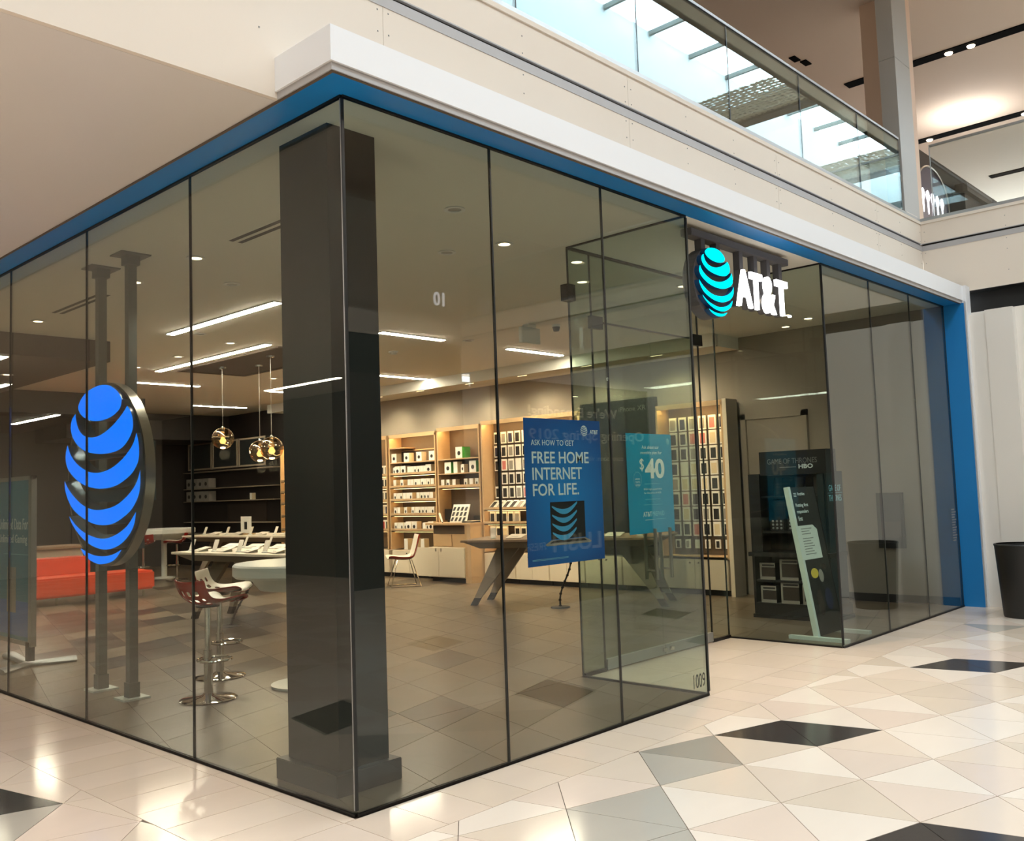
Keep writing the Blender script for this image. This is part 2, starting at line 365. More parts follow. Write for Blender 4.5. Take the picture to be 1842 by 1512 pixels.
for a in range(-22, 30):
    for b in range(-12, 44):
        P0 = O1+E1*a+E2*b
        m = X[SD[(a, b)]] if (a, b) in SD else X['shopmid'] if (b > 4 and rnd.random() < .22) else rnd.choice(X['shop'])
        t = [tuple(z) for z in (P0, P0+E1, P0+E1+E2, P0+E2)]
        if not (-1 < P0.x < 10 and -1.5 < P0.y < 18.6): continue
        for cl in (((0, -1, -1.2),), ((0, 1, 1.2), (1, 0, 3.19)), ((0, 1, 1.2), (-1, 0, -5.55))):
            q = t
            for c in cl+((-1, 0, -.03), (0, -1, -.03), (1, 0, 8.88), (0, 1, 18.3)):
                q = clip(q, *c) if len(q) > 2 else q
            if len(q) > 2 and area(q) > .002:
                c = [sum(z[i] for z in q)/len(q) for i in (0, 1)]
                lay(q, m, c[1] < 8.6 and c[0] < 8.4 or (8.6 <= c[1] < 11 and c[0] < 3.4), fs)
for p_, m, bm in stuff.values(): obj('tile_field', bm, m, p_, kind='stuff')

# ================================================================ SHOP SHELL
H = 3.6
ceil = struct('ceiling', box(.0, .0, H, 9.1, 18.6, H+.1), X['ceil'])
struct('wall_right', box(8.9, .0, 0, 9.1, 18.6, H), X['party'])
struct('baseboard_right', box(8.885, .03, 0, 8.9, 1.78, .1), X['black'])
struct('wall_back', box(0, 18.4, 0, 9.0, 18.6, H), X['darkwall'])
t = setting('wall_dark', (8.86, 14, 0))
obj('panel', box(8.82, 13.95, 0, 8.9, 18.4, H), X['darkwall'], t)
for i in range(6): obj('panel', box(.6+1.3*i, 18.34, .1, 1.85+1.3*i, 18.4, 3.3), X['darkwall'], t)
obj('panel', box(5.0, 16.6, 3.0, 8.9, 18.4, H-.01), X['darkwall'], t)
# lowered soffit over the product wall, with its light slot
t = setting('trim_1', (8.2, 8, 3.35))
obj('soffit', box(8.36, 2.78, 3.43, 8.9, 13.9, H), X['ceil'], t)
obj('soffit_edge', box(8.2, 2.78, 3.42, 8.30, 13.9, H), X['ceil'], t)
obj('slot', box(8.30, 2.8, 3.436, 8.36, 13.8, 3.442), X['gap'], t)
for i, y in enumerate((3.8, 5.1, 6.45, 7.7, 9.0, 10.2, 11.5, 12.8)):
    obj('slot_lamp', box(8.305, y-.1, 3.426, 8.355, y+.1, 3.433), X['downlight'], t)
    lamp('SPOT', (8.32, y, 3.40), 130, (1, .78, .52), .05, (0, math.radians(-8), 0), 2.5, blend=1)
# column in the corner behind the glass
t = setting('column_corner', (.15, .34, 0))
obj('shaft', box(.15, .34, .1, .48, .81, H), X['column'], t)
obj('plinth', box(.10, .29, 0, .53, .86, .115, bevel=.004), X['plinth'], t)
# hanging dark bulkhead and pendant recess
struct('bulkhead_far', box(.2, 13.4, 3.2, 4.6, 18.35, H-.002), X['darkwall'])
struct('bulkhead', box(.2, 7.82, 3.34, 2.17, 13.39, H+.01), X['recess'])
t = setting('recess', (4.6, 8.5, 3.6))
obj('recess_top', box(4.1, 7.0, H-.002, 5.22, 9.8, H+.0), X['recess'], t)
for a in ((4.06, 6.96, 4.1, 9.84), (5.22, 6.96, 5.26, 9.84), (4.1, 6.96, 5.22, 7.0), (4.1, 9.8, 5.22, 9.84)):
    obj('recess_trim', box(a[0], a[1], H-.02, a[2], a[3], H), X['backpanel'], t)
# door frame in the party wall
t = setting('door_2', (8.88, 2.3, 0))
obj('jamb', box(8.84, 2.70, 0, 8.9, 2.78, 2.5), X['party'], t); obj('jamb', box(8.84, 1.8, 0, 8.9, 1.88, 2.5), X['party'], t)
obj('head', box(8.84, 1.8, 2.42, 8.9, 2.78, 2.5), X['party'], t); obj('leaf', box(8.87, 1.88, .01, 8.9, 2.70, 2.42), X['party'], t)

# ================================================================ STOREFRONT GLASS
XS = [0, 1.073, 2.150, 3.205]; XR = [5.535, 6.655, 7.768, 8.9]; YS = [0, 1.59, 3.165, 4.75, 6.34, 7.93, 9.52, 11.1, 12.7, 14.3, 15.9, 17.5]
T = .012
def glazed(name, pts, m, h=H-.012, z0=.014, joints=(True, True)):
    """a run of frameless panes from point to point, dark channels top and bottom, silicone joints between"""
    t = setting(name, (*pts[0], 0))
    d = (Vector(pts[-1])-Vector(pts[0])).normalized(); n = Vector((-d.y, d.x))
    def slab(a, b, z0_, z1_, th, mm, nm):
        a, b = Vector(a), Vector(b); bm = bmesh.new()
        q = [a-n*th/2, b-n*th/2, b+n*th/2, a+n*th/2]
        lo = [bm.verts.new((p.x, p.y, z0_)) for p in q]; hi = [bm.verts.new((p.x, p.y, z1_)) for p in q]
        bm.faces.new(lo[::-1]); bm.faces.new(hi)
        for i in range(4): bm.faces.new((lo[i], lo[(i+1) % 4], hi[(i+1) % 4], hi[i]))
        return obj(nm, bm, mm, t)
    for a, b in zip(pts, pts[1:]):
        a, b = Vector(a), Vector(b); slab(a+d*.006, b-d*.006, z0, h, T, m, 'pane')
    for i, p in enumerate(pts):
        if (i == 0 and not joints[0]) or (i == len(pts)-1 and not joints[1]): continue
        p = Vector(p); slab(p-d*.0055, p+d*.0055, z0, h, T+.002, X['silicone'], 'silicone_joint')
    slab(pts[0], pts[-1], -.002, z0, .022, X['channel'], 'bottom_channel')
    slab(pts[0], pts[-1], h, H, .022, X['channel'], 'top_channel')
    return t
glazed('window_1', [(x, 0) for x in XS], X['glass'], joints=(False, False))
glazed('window_2', [(0, y) for y in YS], X['glass'], joints=(False, True))
t = glazed('window_3', [(3.205, 0), (3.205, 1.18)], X['doorglass'])
t = glazed('window_4', [(x, 0) for x in XR], X['glass'], joints=(False, True))
t = glazed('window_5', [(5.535, 0), (5.535, 1.18)], X['doorglass'])
t = setting('trim_2', (0, 0, 0))
obj('corner_bead', box(-.008, -.008, .03, .008, .008, H-.02), X['silicone'], t)
obj('corner_bead', box(-.0095, -.001, .03, -.008, .006, H-.02), X['alu'], t)
obj('corner_bead', box(5.525, -.012, .03, 5.545, -.002, H-.02), X['gap'], t)
obj('corner_bead', box(3.195, -.012, .03, 3.213, -.006, H-.02), X['silicone'], t)
# entrance screen with the pair of glass doors
t = setting('door_1', (3.2, 1.17, 0)); Y = 1.17
def pane(x0, x1, z0, z1, nm='pane'): return obj(nm, box(x0+.003, Y-.006, z0, x1-.003, Y+.006, z1), X['doorglass'], t)
pane(3.21, 3.49, .03, H-.02); pane(3.49, 5.20, 3.0, H-.02, 'transom_pane'); pane(5.20, 5.53, .03, H-.02)
obj('top_channel', box(3.2, Y-.015, H-.02, 5.54, Y+.015, H), X['channel'], t)
obj('bottom_channel', box(3.21, Y-.015, -.002, 3.49, Y+.015, .03), X['channel'], t)
obj('bottom_channel', box(5.20, Y-.015, -.002, 5.53, Y+.015, .03), X['channel'], t)
for x in (3.49, 5.20): obj('silicone_joint', box(x-.004, Y-.008, .03, x+.004, Y+.008, H-.02), X['silicone'], t)
obj('silicone_joint', box(3.49, Y-.008, 2.985, 5.2, Y+.008, 3.0), X['silicone'], t)
for x in (3.49, 5.12): obj('patch_fitting', box(x-.02, Y-.02, 2.93, x+.14, Y+.02, 3.04), X['channel'], t)
obj('patch_fitting', box(3.14, Y-.04, 3.13, 3.24, Y+.04, 3.27), X['channel'], t)
for k, (x0, x1) in enumerate(((3.50, 4.36), (4.37, 5.19))):
    lf = obj('door_leaf', box(x0, Y-.006, .1, x1, Y+.006, 2.98), X['doorglass'], t)
    obj('bottom_rail', box(x0, Y-.02, .012, x1, Y+.02, .1), X['alu'], lf)
    hx = x1-.13 if k == 0 else x0+.1
    for s in (-1, 1):
        bm = tube([(hx, Y+s*.055, .70), (hx, Y+s*.055, 1.16)], .016, 12)
        for z in (.78, 1.08): tube([(hx, Y, z), (hx, Y+s*.055, z)], .01, 8, bm)
        obj('pull_handle', bm, X['steel'], lf, smooth=True)
    bm = lathe([(0, 0), (.022, 0), (.022, .03), (0, .03)], (x1-.05 if k == 0 else x0+.05, Y-.05, .05), 12)
    obj('lock_cylinder', bm, X['chrome'], lf)

# ================================================================ PORTAL FRAME
t = setting('trim_3', (0, 0, H))
D = .2
obj('blue_soffit', box(-D, -D, H, 8.9, -.0, H+.03), X['blue'], t, label='blue soffit band above the glass')
obj('blue_soffit', box(-D, 0, H, 0, 18.4, H+.03), X['blue'], t)
obj('blue_jamb', box(8.9, -.24, 0, 8.92, .02, H), X['blue'], t, label='blue jamb at the end of the glass')
obj('grey_lip', box(-D-.012, -D-.012, H-.002, 8.93, -D, H+.036), X['lip'], t); obj('grey_lip', box(-D-.012, -D, H-.002, -D, .26, H+.036), X['lip'], t)
obj('grey_lip', box(8.905, -.252, 0, 8.935, -.24, H+.02), X['lip'], t)
obj('edge_strip', box(-D-.006, -D-.004, H-.006, 8.9, -D+.012, H-.001), X['backpanel'], t)
obj('edge_strip', box(-D-.004, -D+.012, H-.006, -D+.012, 18.4, H-.001), X['backpanel'], t)
obj('white_fascia', box(-.225, -.225, H+.036, 9.08, .26, 3.815), X['white'], t)
obj('white_upright', box(8.935, -.262, 0, 9.085, -.02, 3.815), X['white'], t)

# ================================================================ ATRIUM: slab faces, railing, walls
def slab_face(name, axis, const, a0, a1, seam, zlow):
    """faced floor edge: lower boards, dark shadow joint, upper boards, metal cap; boards split at the seams with fixing heads"""
    t = setting(name, (const if axis == 'y' else 0, const if axis == 'x' else 0, 4))
    def bx_(u0, u1, z0, z1, d0, d1):
        if axis == 'x': return box(u0, const+d0, z0, u1, const+d1, z1)
        return box(const+d0, u0, z0, const+d1, u1, z1)
    s = 1
    obj('core', bx_(a0, a1, zlow+.02, 4.70, .02, .3), X['gap'], t)
    cuts = [a0]+[c for c in seam if a0 < c < a1]+[a1]
    dots = bmesh.new()
    for u0, u1 in zip(cuts, cuts[1:]):
        obj('board', bx_(u0+.0015, u1-.0015, zlow, 4.36, 0, .03), X['plaster'], t)
        obj('board', bx_(u0+.0015, u1-.0015, 4.455, 4.70, 0, .03), X['plaster'], t)
        n = max(2, int((u1-u0)/.8))
        for i in range(n+1):
            u = u0+.04+(u1-u0-.08)*i/n
            for z in (3.95, 4.2, 4.33, 4.48, 4.6): 
                lathe_pt = bx_(u-.004, u+.004, z-.004, z+.004, -.002, .001)
                me = bpy.data.meshes.new('d'); lathe_pt.to_mesh(me); lathe_pt.free(); dots.from_mesh(me); bpy.data.meshes.remove(me)
    obj('fixing_heads', dots, X['greyink'], t, kind='stuff')
    obj('metal_reveal', bx_(a0, a1, 4.36, 4.425, -.004, .03), X['lip'], t)
    obj('metal_reveal', bx_(a0, a1, 4.448, 4.456, -.004, .03), X['lip'], t)
    obj('cap', bx_(a0, a1, 4.70, 4.735, -.012, .22), X['plaster'], t)
    obj('cap_trim', bx_(a0, a1, 4.735, 4.775, -.004, .06), X['alu'], t)
    return t
SE = [-11.5+2.4*i for i in range(9)]
slab_face('wall_atrium', 'x', .26, -12.9, 9.1, SE, 3.602)
t = setting('wall_atrium_end', (9.1, -4, 4))
slab_face('wall_end', 'y', 9.1, -8.67, .26, [-7.4, -5, -2.6], 3.77)
struct('slab', box(-13, .54, 3.72, 22, 18.6, 4.7), X['mallceil'])
struct('slab_end', box(9.38, -12, 4.3, 22, .54, 4.7), X['mallceil'])
struct('ceiling_arcade', box(-13, .292, 3.602, -.2, 18.6, 3.72), X['arcade'])
# end wall below the slab
t = setting('wall_end_lower', (9.1, -.3, 0))
obj('plaster', box(9.1, -8.67, 0, 9.3, .0, 3.5), X['whitewall'], t)
obj('panel', box(8.98, -.74, 0, 9.1, -.44, 3.49), X['whitewall'], t, label='white boxed panel')
obj('recess_back', box(9.3, -8.67, 3.4, 9.36, 0, 4), X['black'], t)
obj('recess_soffit', box(9.1, -8.67, 3.765, 9.36, -.02, 3.77), X['black'], t)
obj('plaster', box(8.99, -.44, 0, 9.1, -.26, 3.46), X['whitewall'], t)
# railing of the upper gallery
RX = [-12.6+1.4275*i for i in range(15)]+[8.54]
rl = thing('glass_railing', 'frameless glass railing with slim metal handrail along the upper gallery edge', 'railing', (3.07, .30, 4.775))
RX = [1.66-1.4275*i for i in range(10, 0, -1)]+[1.66, 3.07, 4.48, 5.90, 7.33, 8.56]
for a, b in zip(RX, RX[1:]):
    obj('pane', box(a+.006, .27, 4.775, b-.006, .282, 5.665), X['railglass'], rl)
    obj('joint', box(b-.006, .269, 4.775, b+.006, .283, 5.665), X['silicone'], rl)
obj('handrail', box(RX[0], .262, 5.665, 8.56, .292, 5.69), X['alu'], rl)
obj('handrail_dark_strip', box(RX[0], .268, 5.655, 8.56, .286, 5.665), X['gap'], rl)  # dark strip along the underside of the handrail
rl2 = thing('glass_railing', 'frameless glass railing on the end gallery, in front of the lit round sign', 'railing', (9.13, -1, 4.775))
for i in range(6):
    y = .1-1.43*i; obj('pane', box(9.12, y-1.42, 4.775, 9.132, y, 5.665), X['railglass_end'], rl2); obj('joint', box(9.119, y-.004, 4.775, 9.133, y+.004, 5.665), X['alu'], rl2)
obj('handrail', box(9.112, -8.5, 5.665, 9.142, .1, 5.69), X['alu'], rl2)
# gallery columns
t = setting('column_metal', (8.7, .3, 4.7)); obj('cladding', box(8.72, .30, 4.74, 9.22, .5, 6.78), X['metalpost'], t); obj('cladding', box(8.72, .30, 6.785, 9.22, .5, 8.0), X['metalpost'], t)
obj('base_block', box(8.69, .275, 4.735, 9.06, .34, 4.80), X['whitewall'], t)
struct('column_gallery', box(9.5, .42, 4.7, 9.72, 1.0, 8.0), mat('gallery column paint', (232, 208, 188), .6))
# gallery ceiling with the skylight well
ch = setting('ceiling_gallery', (0, 0, 8)); WY0, WY1, WX0, WX1 = -2.33, -4.54, -9, 19.5
for a in ((-14, WY0, 24, 8.4), (-14, -12.2, 24, WY1), (-14, WY1, WX0, WY0), (WX1, WY1, 24, WY0)):
    obj('ceiling_field', box(a[0], min(a[1], a[3]), 8.0, a[2], max(a[1], a[3]), 8.15), X['mallceil'], ch)
ws = setting('skylight_well', (3, WY0, 8))
obj('well_side', box(WX0-.1, WY0, 8, WX1+.1, WY0+.1, 9.55), X['white'], ws); obj('well_side', box(WX0-.1, WY1-.1, 8, WX1+.1, WY1, 9.55), X['white'], ws)
obj('well_side', box(WX0-.1, WY1, 8, WX0, WY0, 9.55), X['white'], ws); obj('well_side', box(WX1, WY1, 8, WX1+.1, WY0, 9.55), X['white'], ws)
wn = setting('window_6', (3, -3.4, 9.5)); n = int((WX1-WX0)/1.3)
for i in range(n+1):
    x = WX0+1.3*i; obj('mullion', box(x-.03, WY1, 9.46, x+.03, WY0, 9.54), X['post'], wn)
    if i < n: obj('pane', box(x+.03, WY1, 9.5, x+1.27, WY0, 9.506), X['skyglass'], wn)
obj('mullion', box(WX0, -3.47, 9.45, WX1, -3.41, 9.53), X['post'], wn)
for x in (10.66, 15.35, 2.0, -4.5):
    t = setting('trim_4' if x > 15 else 'trim_5' if x > 10 else 'trim_6' if x > 0 else 'trim_7', (x, -3.4, 8))
    obj('perforated_panel', box(x, WY1, 8.02, x+1.25, WY0, 8.035), X['perf'], t)
    obj('beam', box(x+1.25, WY1, 7.98, x+1.5, WY0, 8.3), X['recess'], t)
# outer enclosure of the upper gallery and the far sides of the atrium
struct('wall_gallery_rear', box(-14, 8.2, 4.7, 24, 8.4, 8), X['mallceil'])
struct('wall_gallery_end', box(23.8, -12.2, 4.7, 24, 8.4, 8), X['greybrown'])
struct('wall_gallery_far', box(-14, -12.2, 4.7, 24, -12, 8), X['mallceil'])
struct('wall_left', box(-14.2, -12.2, 0, -14, 8.4, 8.2), X['mallceil'])
slab_face('wall_opposite', 'x', -8.97, -12.9, 9.1, SE, 3.6)
struct('slab_far', box(-14, -12.2, 4.3, 9.5, -8.66, 4.7), X['mallceil'])
struct('wall_opposite_lower', box(-14, -9.0, -.2, 9.3, -8.68, 3.62), X['greybrown'])
struct('wall_arcade', box(-8.2, .26, -.2, -8.0, 18.6, 3.6), X['greybrown'])
struct('wall_arcade_end', box(-8.2, 18.4, -.2, .0, 18.6, 3.6), X['whitewall'])
t = thing('arcade_light', 'linear light of the arcade, mirrored across the dark column', 'ceiling light', (-6.7, 10.3, 3.6)); obj('diffuser', box(-6.75, 9.2, 3.585, -6.65, 11.5, 3.592), X['strip'], t); obj('trim', box(-6.77, 9.18, 3.592, -6.63, 11.52, 3.601), X['white'], t)
# ceiling slots of the gallery
def slot(x, y0, y1, label, lamps):
    t = thing('ceiling_light_slot', label, 'ceiling light', (x, y0, 7.99))
    obj('channel', box(x-.11, y0, 7.985, x+.11, y1, 7.999), X['slotblack'], t)
    for y in lamps:
        bm = lathe([(0, 0), (.05, 0), (.06, .02), (.03, .03), (0, .03)], (x, y, 7.955), 14); obj('spotlight', bm, X['coldlight'], t)
slot(11.86, -.95, 2.2, 'long black ceiling slot with two small spotlights right of the metal-clad pillar', (.28, .6))
slot(15.4, -1.8, 2.5, 'black ceiling slot whose end meets the metal-clad pillar, middle of three', (.45, 2.1))
slot(18.8, -1.5, 2.0, 'short black ceiling slot above the lit round sign, furthest back', (-1.0,))
for k, (x, y) in enumerate(((10.3, 2.34), (10.55, 2.28))):
    tag(obj('ceiling_vent', box(x-.1, y-.05, 7.985, x+.1, y+.05, 8), X['slotblack']), 'small black square opening in the gallery ceiling, %s of two' % ('nearer' if k == 0 else 'farther'), 'vent')
# lit oval sign and shopfront deep in the gallery
t = thing('oval_sign', 'navy oval shop sign with glowing white letters seen through the end railing', 'sign', (13, 1.3, 5.9))
oc = (12.75, 1.27, 6.0)
obj('disc', prism([(.72*math.cos(a), .55*math.sin(a)) for a in [2*math.pi*k/40 for k in range(40)]], (oc, (1, 0, 0), (0, 0, 1)), .05), X['signnavy'], t)
obj('rim', tube([(oc[0]+.74*math.cos(2*math.pi*k/40), 1.26, oc[2]+.57*math.sin(2*math.pi*k/40)) for k in range(41)], .018, 6, cap=False), X['steel'], t)
for k in range(5): obj('lettering', prism([(.03*math.cos(a)+.22*k-.44+(.07 if math.sin(a) > .3 else 0)*math.cos(a), .2*math.sin(a)) for a in [2*math.pi*j/12 for j in range(12)]], ((oc[0], 1.262, oc[2]-.05), (1, 0, 0), (0, 0, 1)), .012), X['signglow'], t)
obj('fixing_bar', box(12.5, 1.29, 5.8, 13.0, 1.42, 6.1), X['post'], t)
t = setting('shopfront', (14, 1.5, 4.7))
obj('glazing', box(11, 1.45, 4.75, 18.5, 1.5, 6.5), mat('dim shop glass', (96, 112, 116), .2), t); obj('cornice', box(11, 1.32, 6.5, 18.5, 1.8, 6.82), X['greybrown'], t); obj('cornice_step', box(11, 1.38, 6.42, 18.5, 1.8, 6.5), X['greybrown'], t)
pier = mat('grey stone pier', (116, 108, 100), .7); obj('pier', box(14.2, 1.2, 4.7, 15.4, 1.45, 6.45), pier, t); obj('pier_cap', box(14.1, 1.12, 6.45, 15.5, 1.5, 6.6), pier, t); obj('mullion', box(13.75, 1.42, 4.75, 13.8, 1.45, 6.42), X['post'], t); obj('transom', box(11, 1.43, 6.0, 14.2, 1.45, 6.04), X['post'], t)
# ================================================================ SIGNS
def two_mat_prism(poly, fr, depth, front, side, name, parent, label=None):
    bm = prism(poly, fr, depth)
    for i, f in enumerate(bm.faces): f.material_index = 0 if i == 0 else 1
    return obj(name, bm, [front, side], parent, label=label)
def dense(poly, n=3):
    """smooth closed outline (Catmull-Rom) through the given points, keeping sharp tips"""
    out = []; k = len(poly)
    for i in range(k):
        p0, p1, p2, p3 = [Vector(poly[(i+j-1) % k]) for j in range(4)]
        def sharp(a, b, c): return (b-a).angle(c-b, 0) > 1.2
        if sharp(p0, p1, p2): p0 = p1-(p2-p1)
        if sharp(p1, p2, p3): p3 = p2+(p2-p1)
        for s in range(n):
            t = s/n; out.append(tuple(.5*((2*p1)+(p2-p0)*t+(2*p0-5*p1+4*p2-p3)*t*t+(3*p1-p0-3*p2+p3)*t**3)))
    return out
def logo(c, r, u, R, depth, front, side, parent, name='globe_stripe', ry=None):
    for st in LOGO: two_mat_prism([(x*R, y*(ry or R)) for x, y in dense(st)], (c, r, u), depth, front, side, name, parent)
def fit_text(name, s, fr, w_, h_, m, parent, ext=.001, bold=0):
    """lettering scaled so that its ink box is w_ by h_, lower left corner at the frame's origin"""
    o = text(name, s, 1.0, ((0, 0, 0), (1, 0, 0), (0, 1, 0)), m, None, .5, bold=bold)
    vs = o.data.vertices; xs = [v.co.x for v in vs]; ys = [v.co.y for v in vs]; x0, x1, y0, y1 = min(xs), max(xs), min(ys), max(ys)
    O, r, u = [Vector(v) for v in fr]; n = r.cross(u); off = BASE.get(parent.name, Vector()) if parent else Vector()
    for v in vs:
        p = v.co.copy(); v.co = O+r*((p.x-x0)/(x1-x0)*w_)+u*((p.y-y0)/(y1-y0)*h_)+n*(p.z*2*ext)-off
    if parent: o.parent = parent; BASE[o.name] = off
    return o
# -- round sign on the left, standing on two floor-to-ceiling posts
t = thing('globe_sign', 'large round sign of bright blue curved stripes on two grey floor-to-ceiling posts', 'sign', (.5, 3.9, 0))
logo((.33, 3.727, 1.794), (0, -1, 0), (0, 0, 1), .712, .12, X['logoblue'], X['logoside'], t)
bm = bmesh.new(); N = 72; rg = []
for rr, x in ((.735, .365), (.735, .44), (.712, .44), (.712, .365)): rg.append([bm.verts.new((x, 3.727-rr*math.sin(2*math.pi*k/N), 1.794+rr*math.cos(2*math.pi*k/N))) for k in range(N)])
for i in range(4):
    for k in range(N): bm.faces.new((rg[i][k], rg[i][(k+1) % N], rg[(i+1) % 4][(k+1) % N], rg[(i+1) % 4][k]))
obj('ring_band', bm, X['steel'], t, smooth=True, label='brushed steel ring')
for y in (3.66, 4.24):
    p = obj('post', box(.52, y-.035, .06, .59, y+.035, H-.06), X['post'], t)
    obj('base_plate', box(.45, y-.1, 0, .66, y+.1, .015), X['standwhite'], p); obj('base_sleeve', box(.51, y-.045, .015, .60, y+.045, .13), X['post'], p)
    obj('top_flange', box(.43, y-.11, H-.012, .68, y+.11, H-.001), X['post'], p); obj('top_sleeve', box(.50, y-.055, H-.09, .61, y+.055, H-.012), X['post'], p)
for z in (1.25, 1.62, 1.98, 2.32): obj('stripe_carrier', box(.455, 3.727-.6*math.sqrt(1-((z-1.794)/.71)**2), z-.05, .515, 3.727+.6*math.sqrt(1-((z-1.794)/.71)**2), z+.05), X['logoside'], t)
# -- lit sign hung over the entrance
t = thing('hanging_sign', 'lit cyan globe and white letters hung from a grey bar over the entrance', 'sign', (4.2, .1, 3.5))
bar = obj('hanger_bar', box(3.40, .07, 3.505, 5.03, .17, 3.565, bevel=.004), X['signgrey'], t)
for x, z in ((3.60, 3.32), (3.83, 3.32), (4.20, 3.22), (4.45, 3.22), (4.68, 3.22), (4.90, 3.22)): obj('hanger', box(x-.03, .09, z, x+.03, .15, 3.505), X['signgrey'], t)
gc = (3.68, .03, 3.155)
bm = bmesh.new(); poly = [(.275*math.cos(2*math.pi*k/48), .285*math.sin(2*math.pi*k/48)) for k in range(48)]
prism(poly, ((3.68, .075, 3.155), (1, 0, 0), (0, 0, 1)), .10, bm); obj('globe_drum', bm, X['signgrey'], t)
bm = bmesh.new(); prism([(x*.985, y*.985) for x, y in poly], ((3.68, .0735, 3.155), (1, 0, 0), (0, 0, 1)), .001, bm); obj('globe_backing', bm, X['logonavy'], t) if False else bm.free()
logo(gc, (1, 0, 0), (0, 0, 1), .262, .045, X['logocyan'], X['logonavy'], t, ry=.275)
for i, (ch, x, wd, h_) in enumerate((('A', 4.0, .25, .315), ('T', 4.235, .195, .315), ('&', 4.44, .225, .325), ('T', 4.685, .21, .315))):
    z = 3.01 if ch != '&' else 3.0
    L = fit_text('letter', ch, ((x, .035, z), (1, 0, 0), (0, 0, 1)), wd, h_, X['logowhite'], t, .012, bold=.02)
    fit_text('letter_return', ch, ((x-.004, .075, z-.004), (1, 0, 0), (0, 0, 1)), wd+.008, h_+.008, X['signgrey'], t, .028, bold=.025)
fit_text('letter', '.', ((4.91, .035, 3.01), (1, 0, 0), (0, 0, 1)), .03, .02, X['logowhite'], t, .012)

# -- poster inside the front glass
def on_board(board, x0, z0, W_, H_, y, r=(1, 0, 0), u=(0, 0, 1)):
    r, u = Vector(r), Vector(u); O = Vector((x0, y, z0))
    def put(nm, s, uu, vv, w_, h_, m, bold=0): return fit_text(nm, s, (O+r*(uu*W_)+u*((1-vv)*H_), r, u), w_*W_, h_*H_, m, board, .0006, bold)
    def rect(nm, u0, v0, u1, v1, m, d=.0012):
        return obj(nm, prism([(0, 0), ((u1-u0)*W_, 0), ((u1-u0)*W_, (v1-v0)*H_), (0, (v1-v0)*H_)], (O+r*(u0*W_)+u*((1-v1)*H_)+r.cross(u)*d, r, u), d), m, board)
    def poly(nm, pts, m, d=.0012): return obj(nm, prism([(a*W_, (1-b)*H_) for a, b in pts], (O+r.cross(u)*d, r, u), d), m, board)
    return put, rect, poly
def poster_blue():
    m = mat('poster blue print', (8, 98, 178), .4); nt = m.node_tree; b = nt.nodes['Principled BSDF']
    tc = nt.nodes.new('ShaderNodeTexCoord'); mp = nt.nodes.new('ShaderNodeMapping'); mp.inputs['Location'].default_value = (-.02, 0, 0); mp.inputs['Scale'].default_value = (2.0, 1, 2.0)
    g = nt.nodes.new('ShaderNodeTexGradient'); g.gradient_type = 'SPHERICAL'; mx = nt.nodes.new('ShaderNodeMix'); mx.data_type = 'RGBA'
    mx.inputs[6].default_value = (*lin((8, 84, 160)), 1); mx.inputs[7].default_value = (*lin((20, 140, 220)), 1)
    nt.links.new(tc.outputs['Object'], mp.inputs[0]); nt.links.new(mp.outputs[0], g.inputs[0]); nt.links.new(g.outputs[1], mx.inputs[0]); nt.links.new(mx.outputs[2], b.inputs['Base Color'])
    return m
x0, z0, W_, H_ = 1.31, 1.085, .745, .90
t = thing('poster', 'large blue poster about home internet with a laptop, behind the front glass', 'poster', (1.68, .02, 1.5))
obj('sheet', box(x0, .014, z0, x0+W_, .018, z0+H_), poster_blue(), t)
put, rect, poly = on_board(t, x0, z0, W_, H_, .0138)
put('headline', 'ASK HOW TO GET', .08, .185, .55, .038, X['whiteink'])
put('headline', 'FREE HOME', .085, .31, .74, .083, X['whiteink'], .012); put('headline', 'INTERNET', .085, .42, .64, .083, X['whiteink'], .012); put('headline', 'FOR LIFE.', .085, .53, .59, .083, X['whiteink'], .012)
put('brand_name', 'AT&T', .855, .097, .115, .03, X['whiteink'], .02)
for st in LOGO: obj('brand_globe', prism([(x*.034, y*.034) for x, y in dense(st, 2)], ((x0+.775*W_, .0132, z0+.925*H_), (1, 0, 0), (0, 0, 1)), .001), X['whiteink'], t)
poly('laptop_screen', [(.29, .575), (.74, .575), (.74, .83), (.29, .83)], X['black'])
for a in range(4):                                     # stripes of the globe on the laptop's screen
    v = .60+.06*a
    top = [(.31+.33*i/10*(1-.02*a), v+.035*math.sin(math.pi*i/10*.9)-.035*(i/10)**2) for i in range(11)]
    bot = [(x, y+.032*math.sin(math.pi*(i+.8)/12)+.004) for i, (x, y) in enumerate(top)]
    poly('screen_stripe', top+bot[::-1], mat('screen blue', (70, 168, 220), .45), .0018)
poly('laptop_base', [(.29, .835), (.74, .835), (.82, .862), (.80, .872), (.235, .872), (.215, .862)], X['grey'])
poly('laptop_keys', [(.31, .840), (.72, .840), (.76, .856), (.27, .856)], X['ink'], .0018)
for v in (.955, .962): rect('fine_print', .05, v, .5, v+.002, X['paleink'])
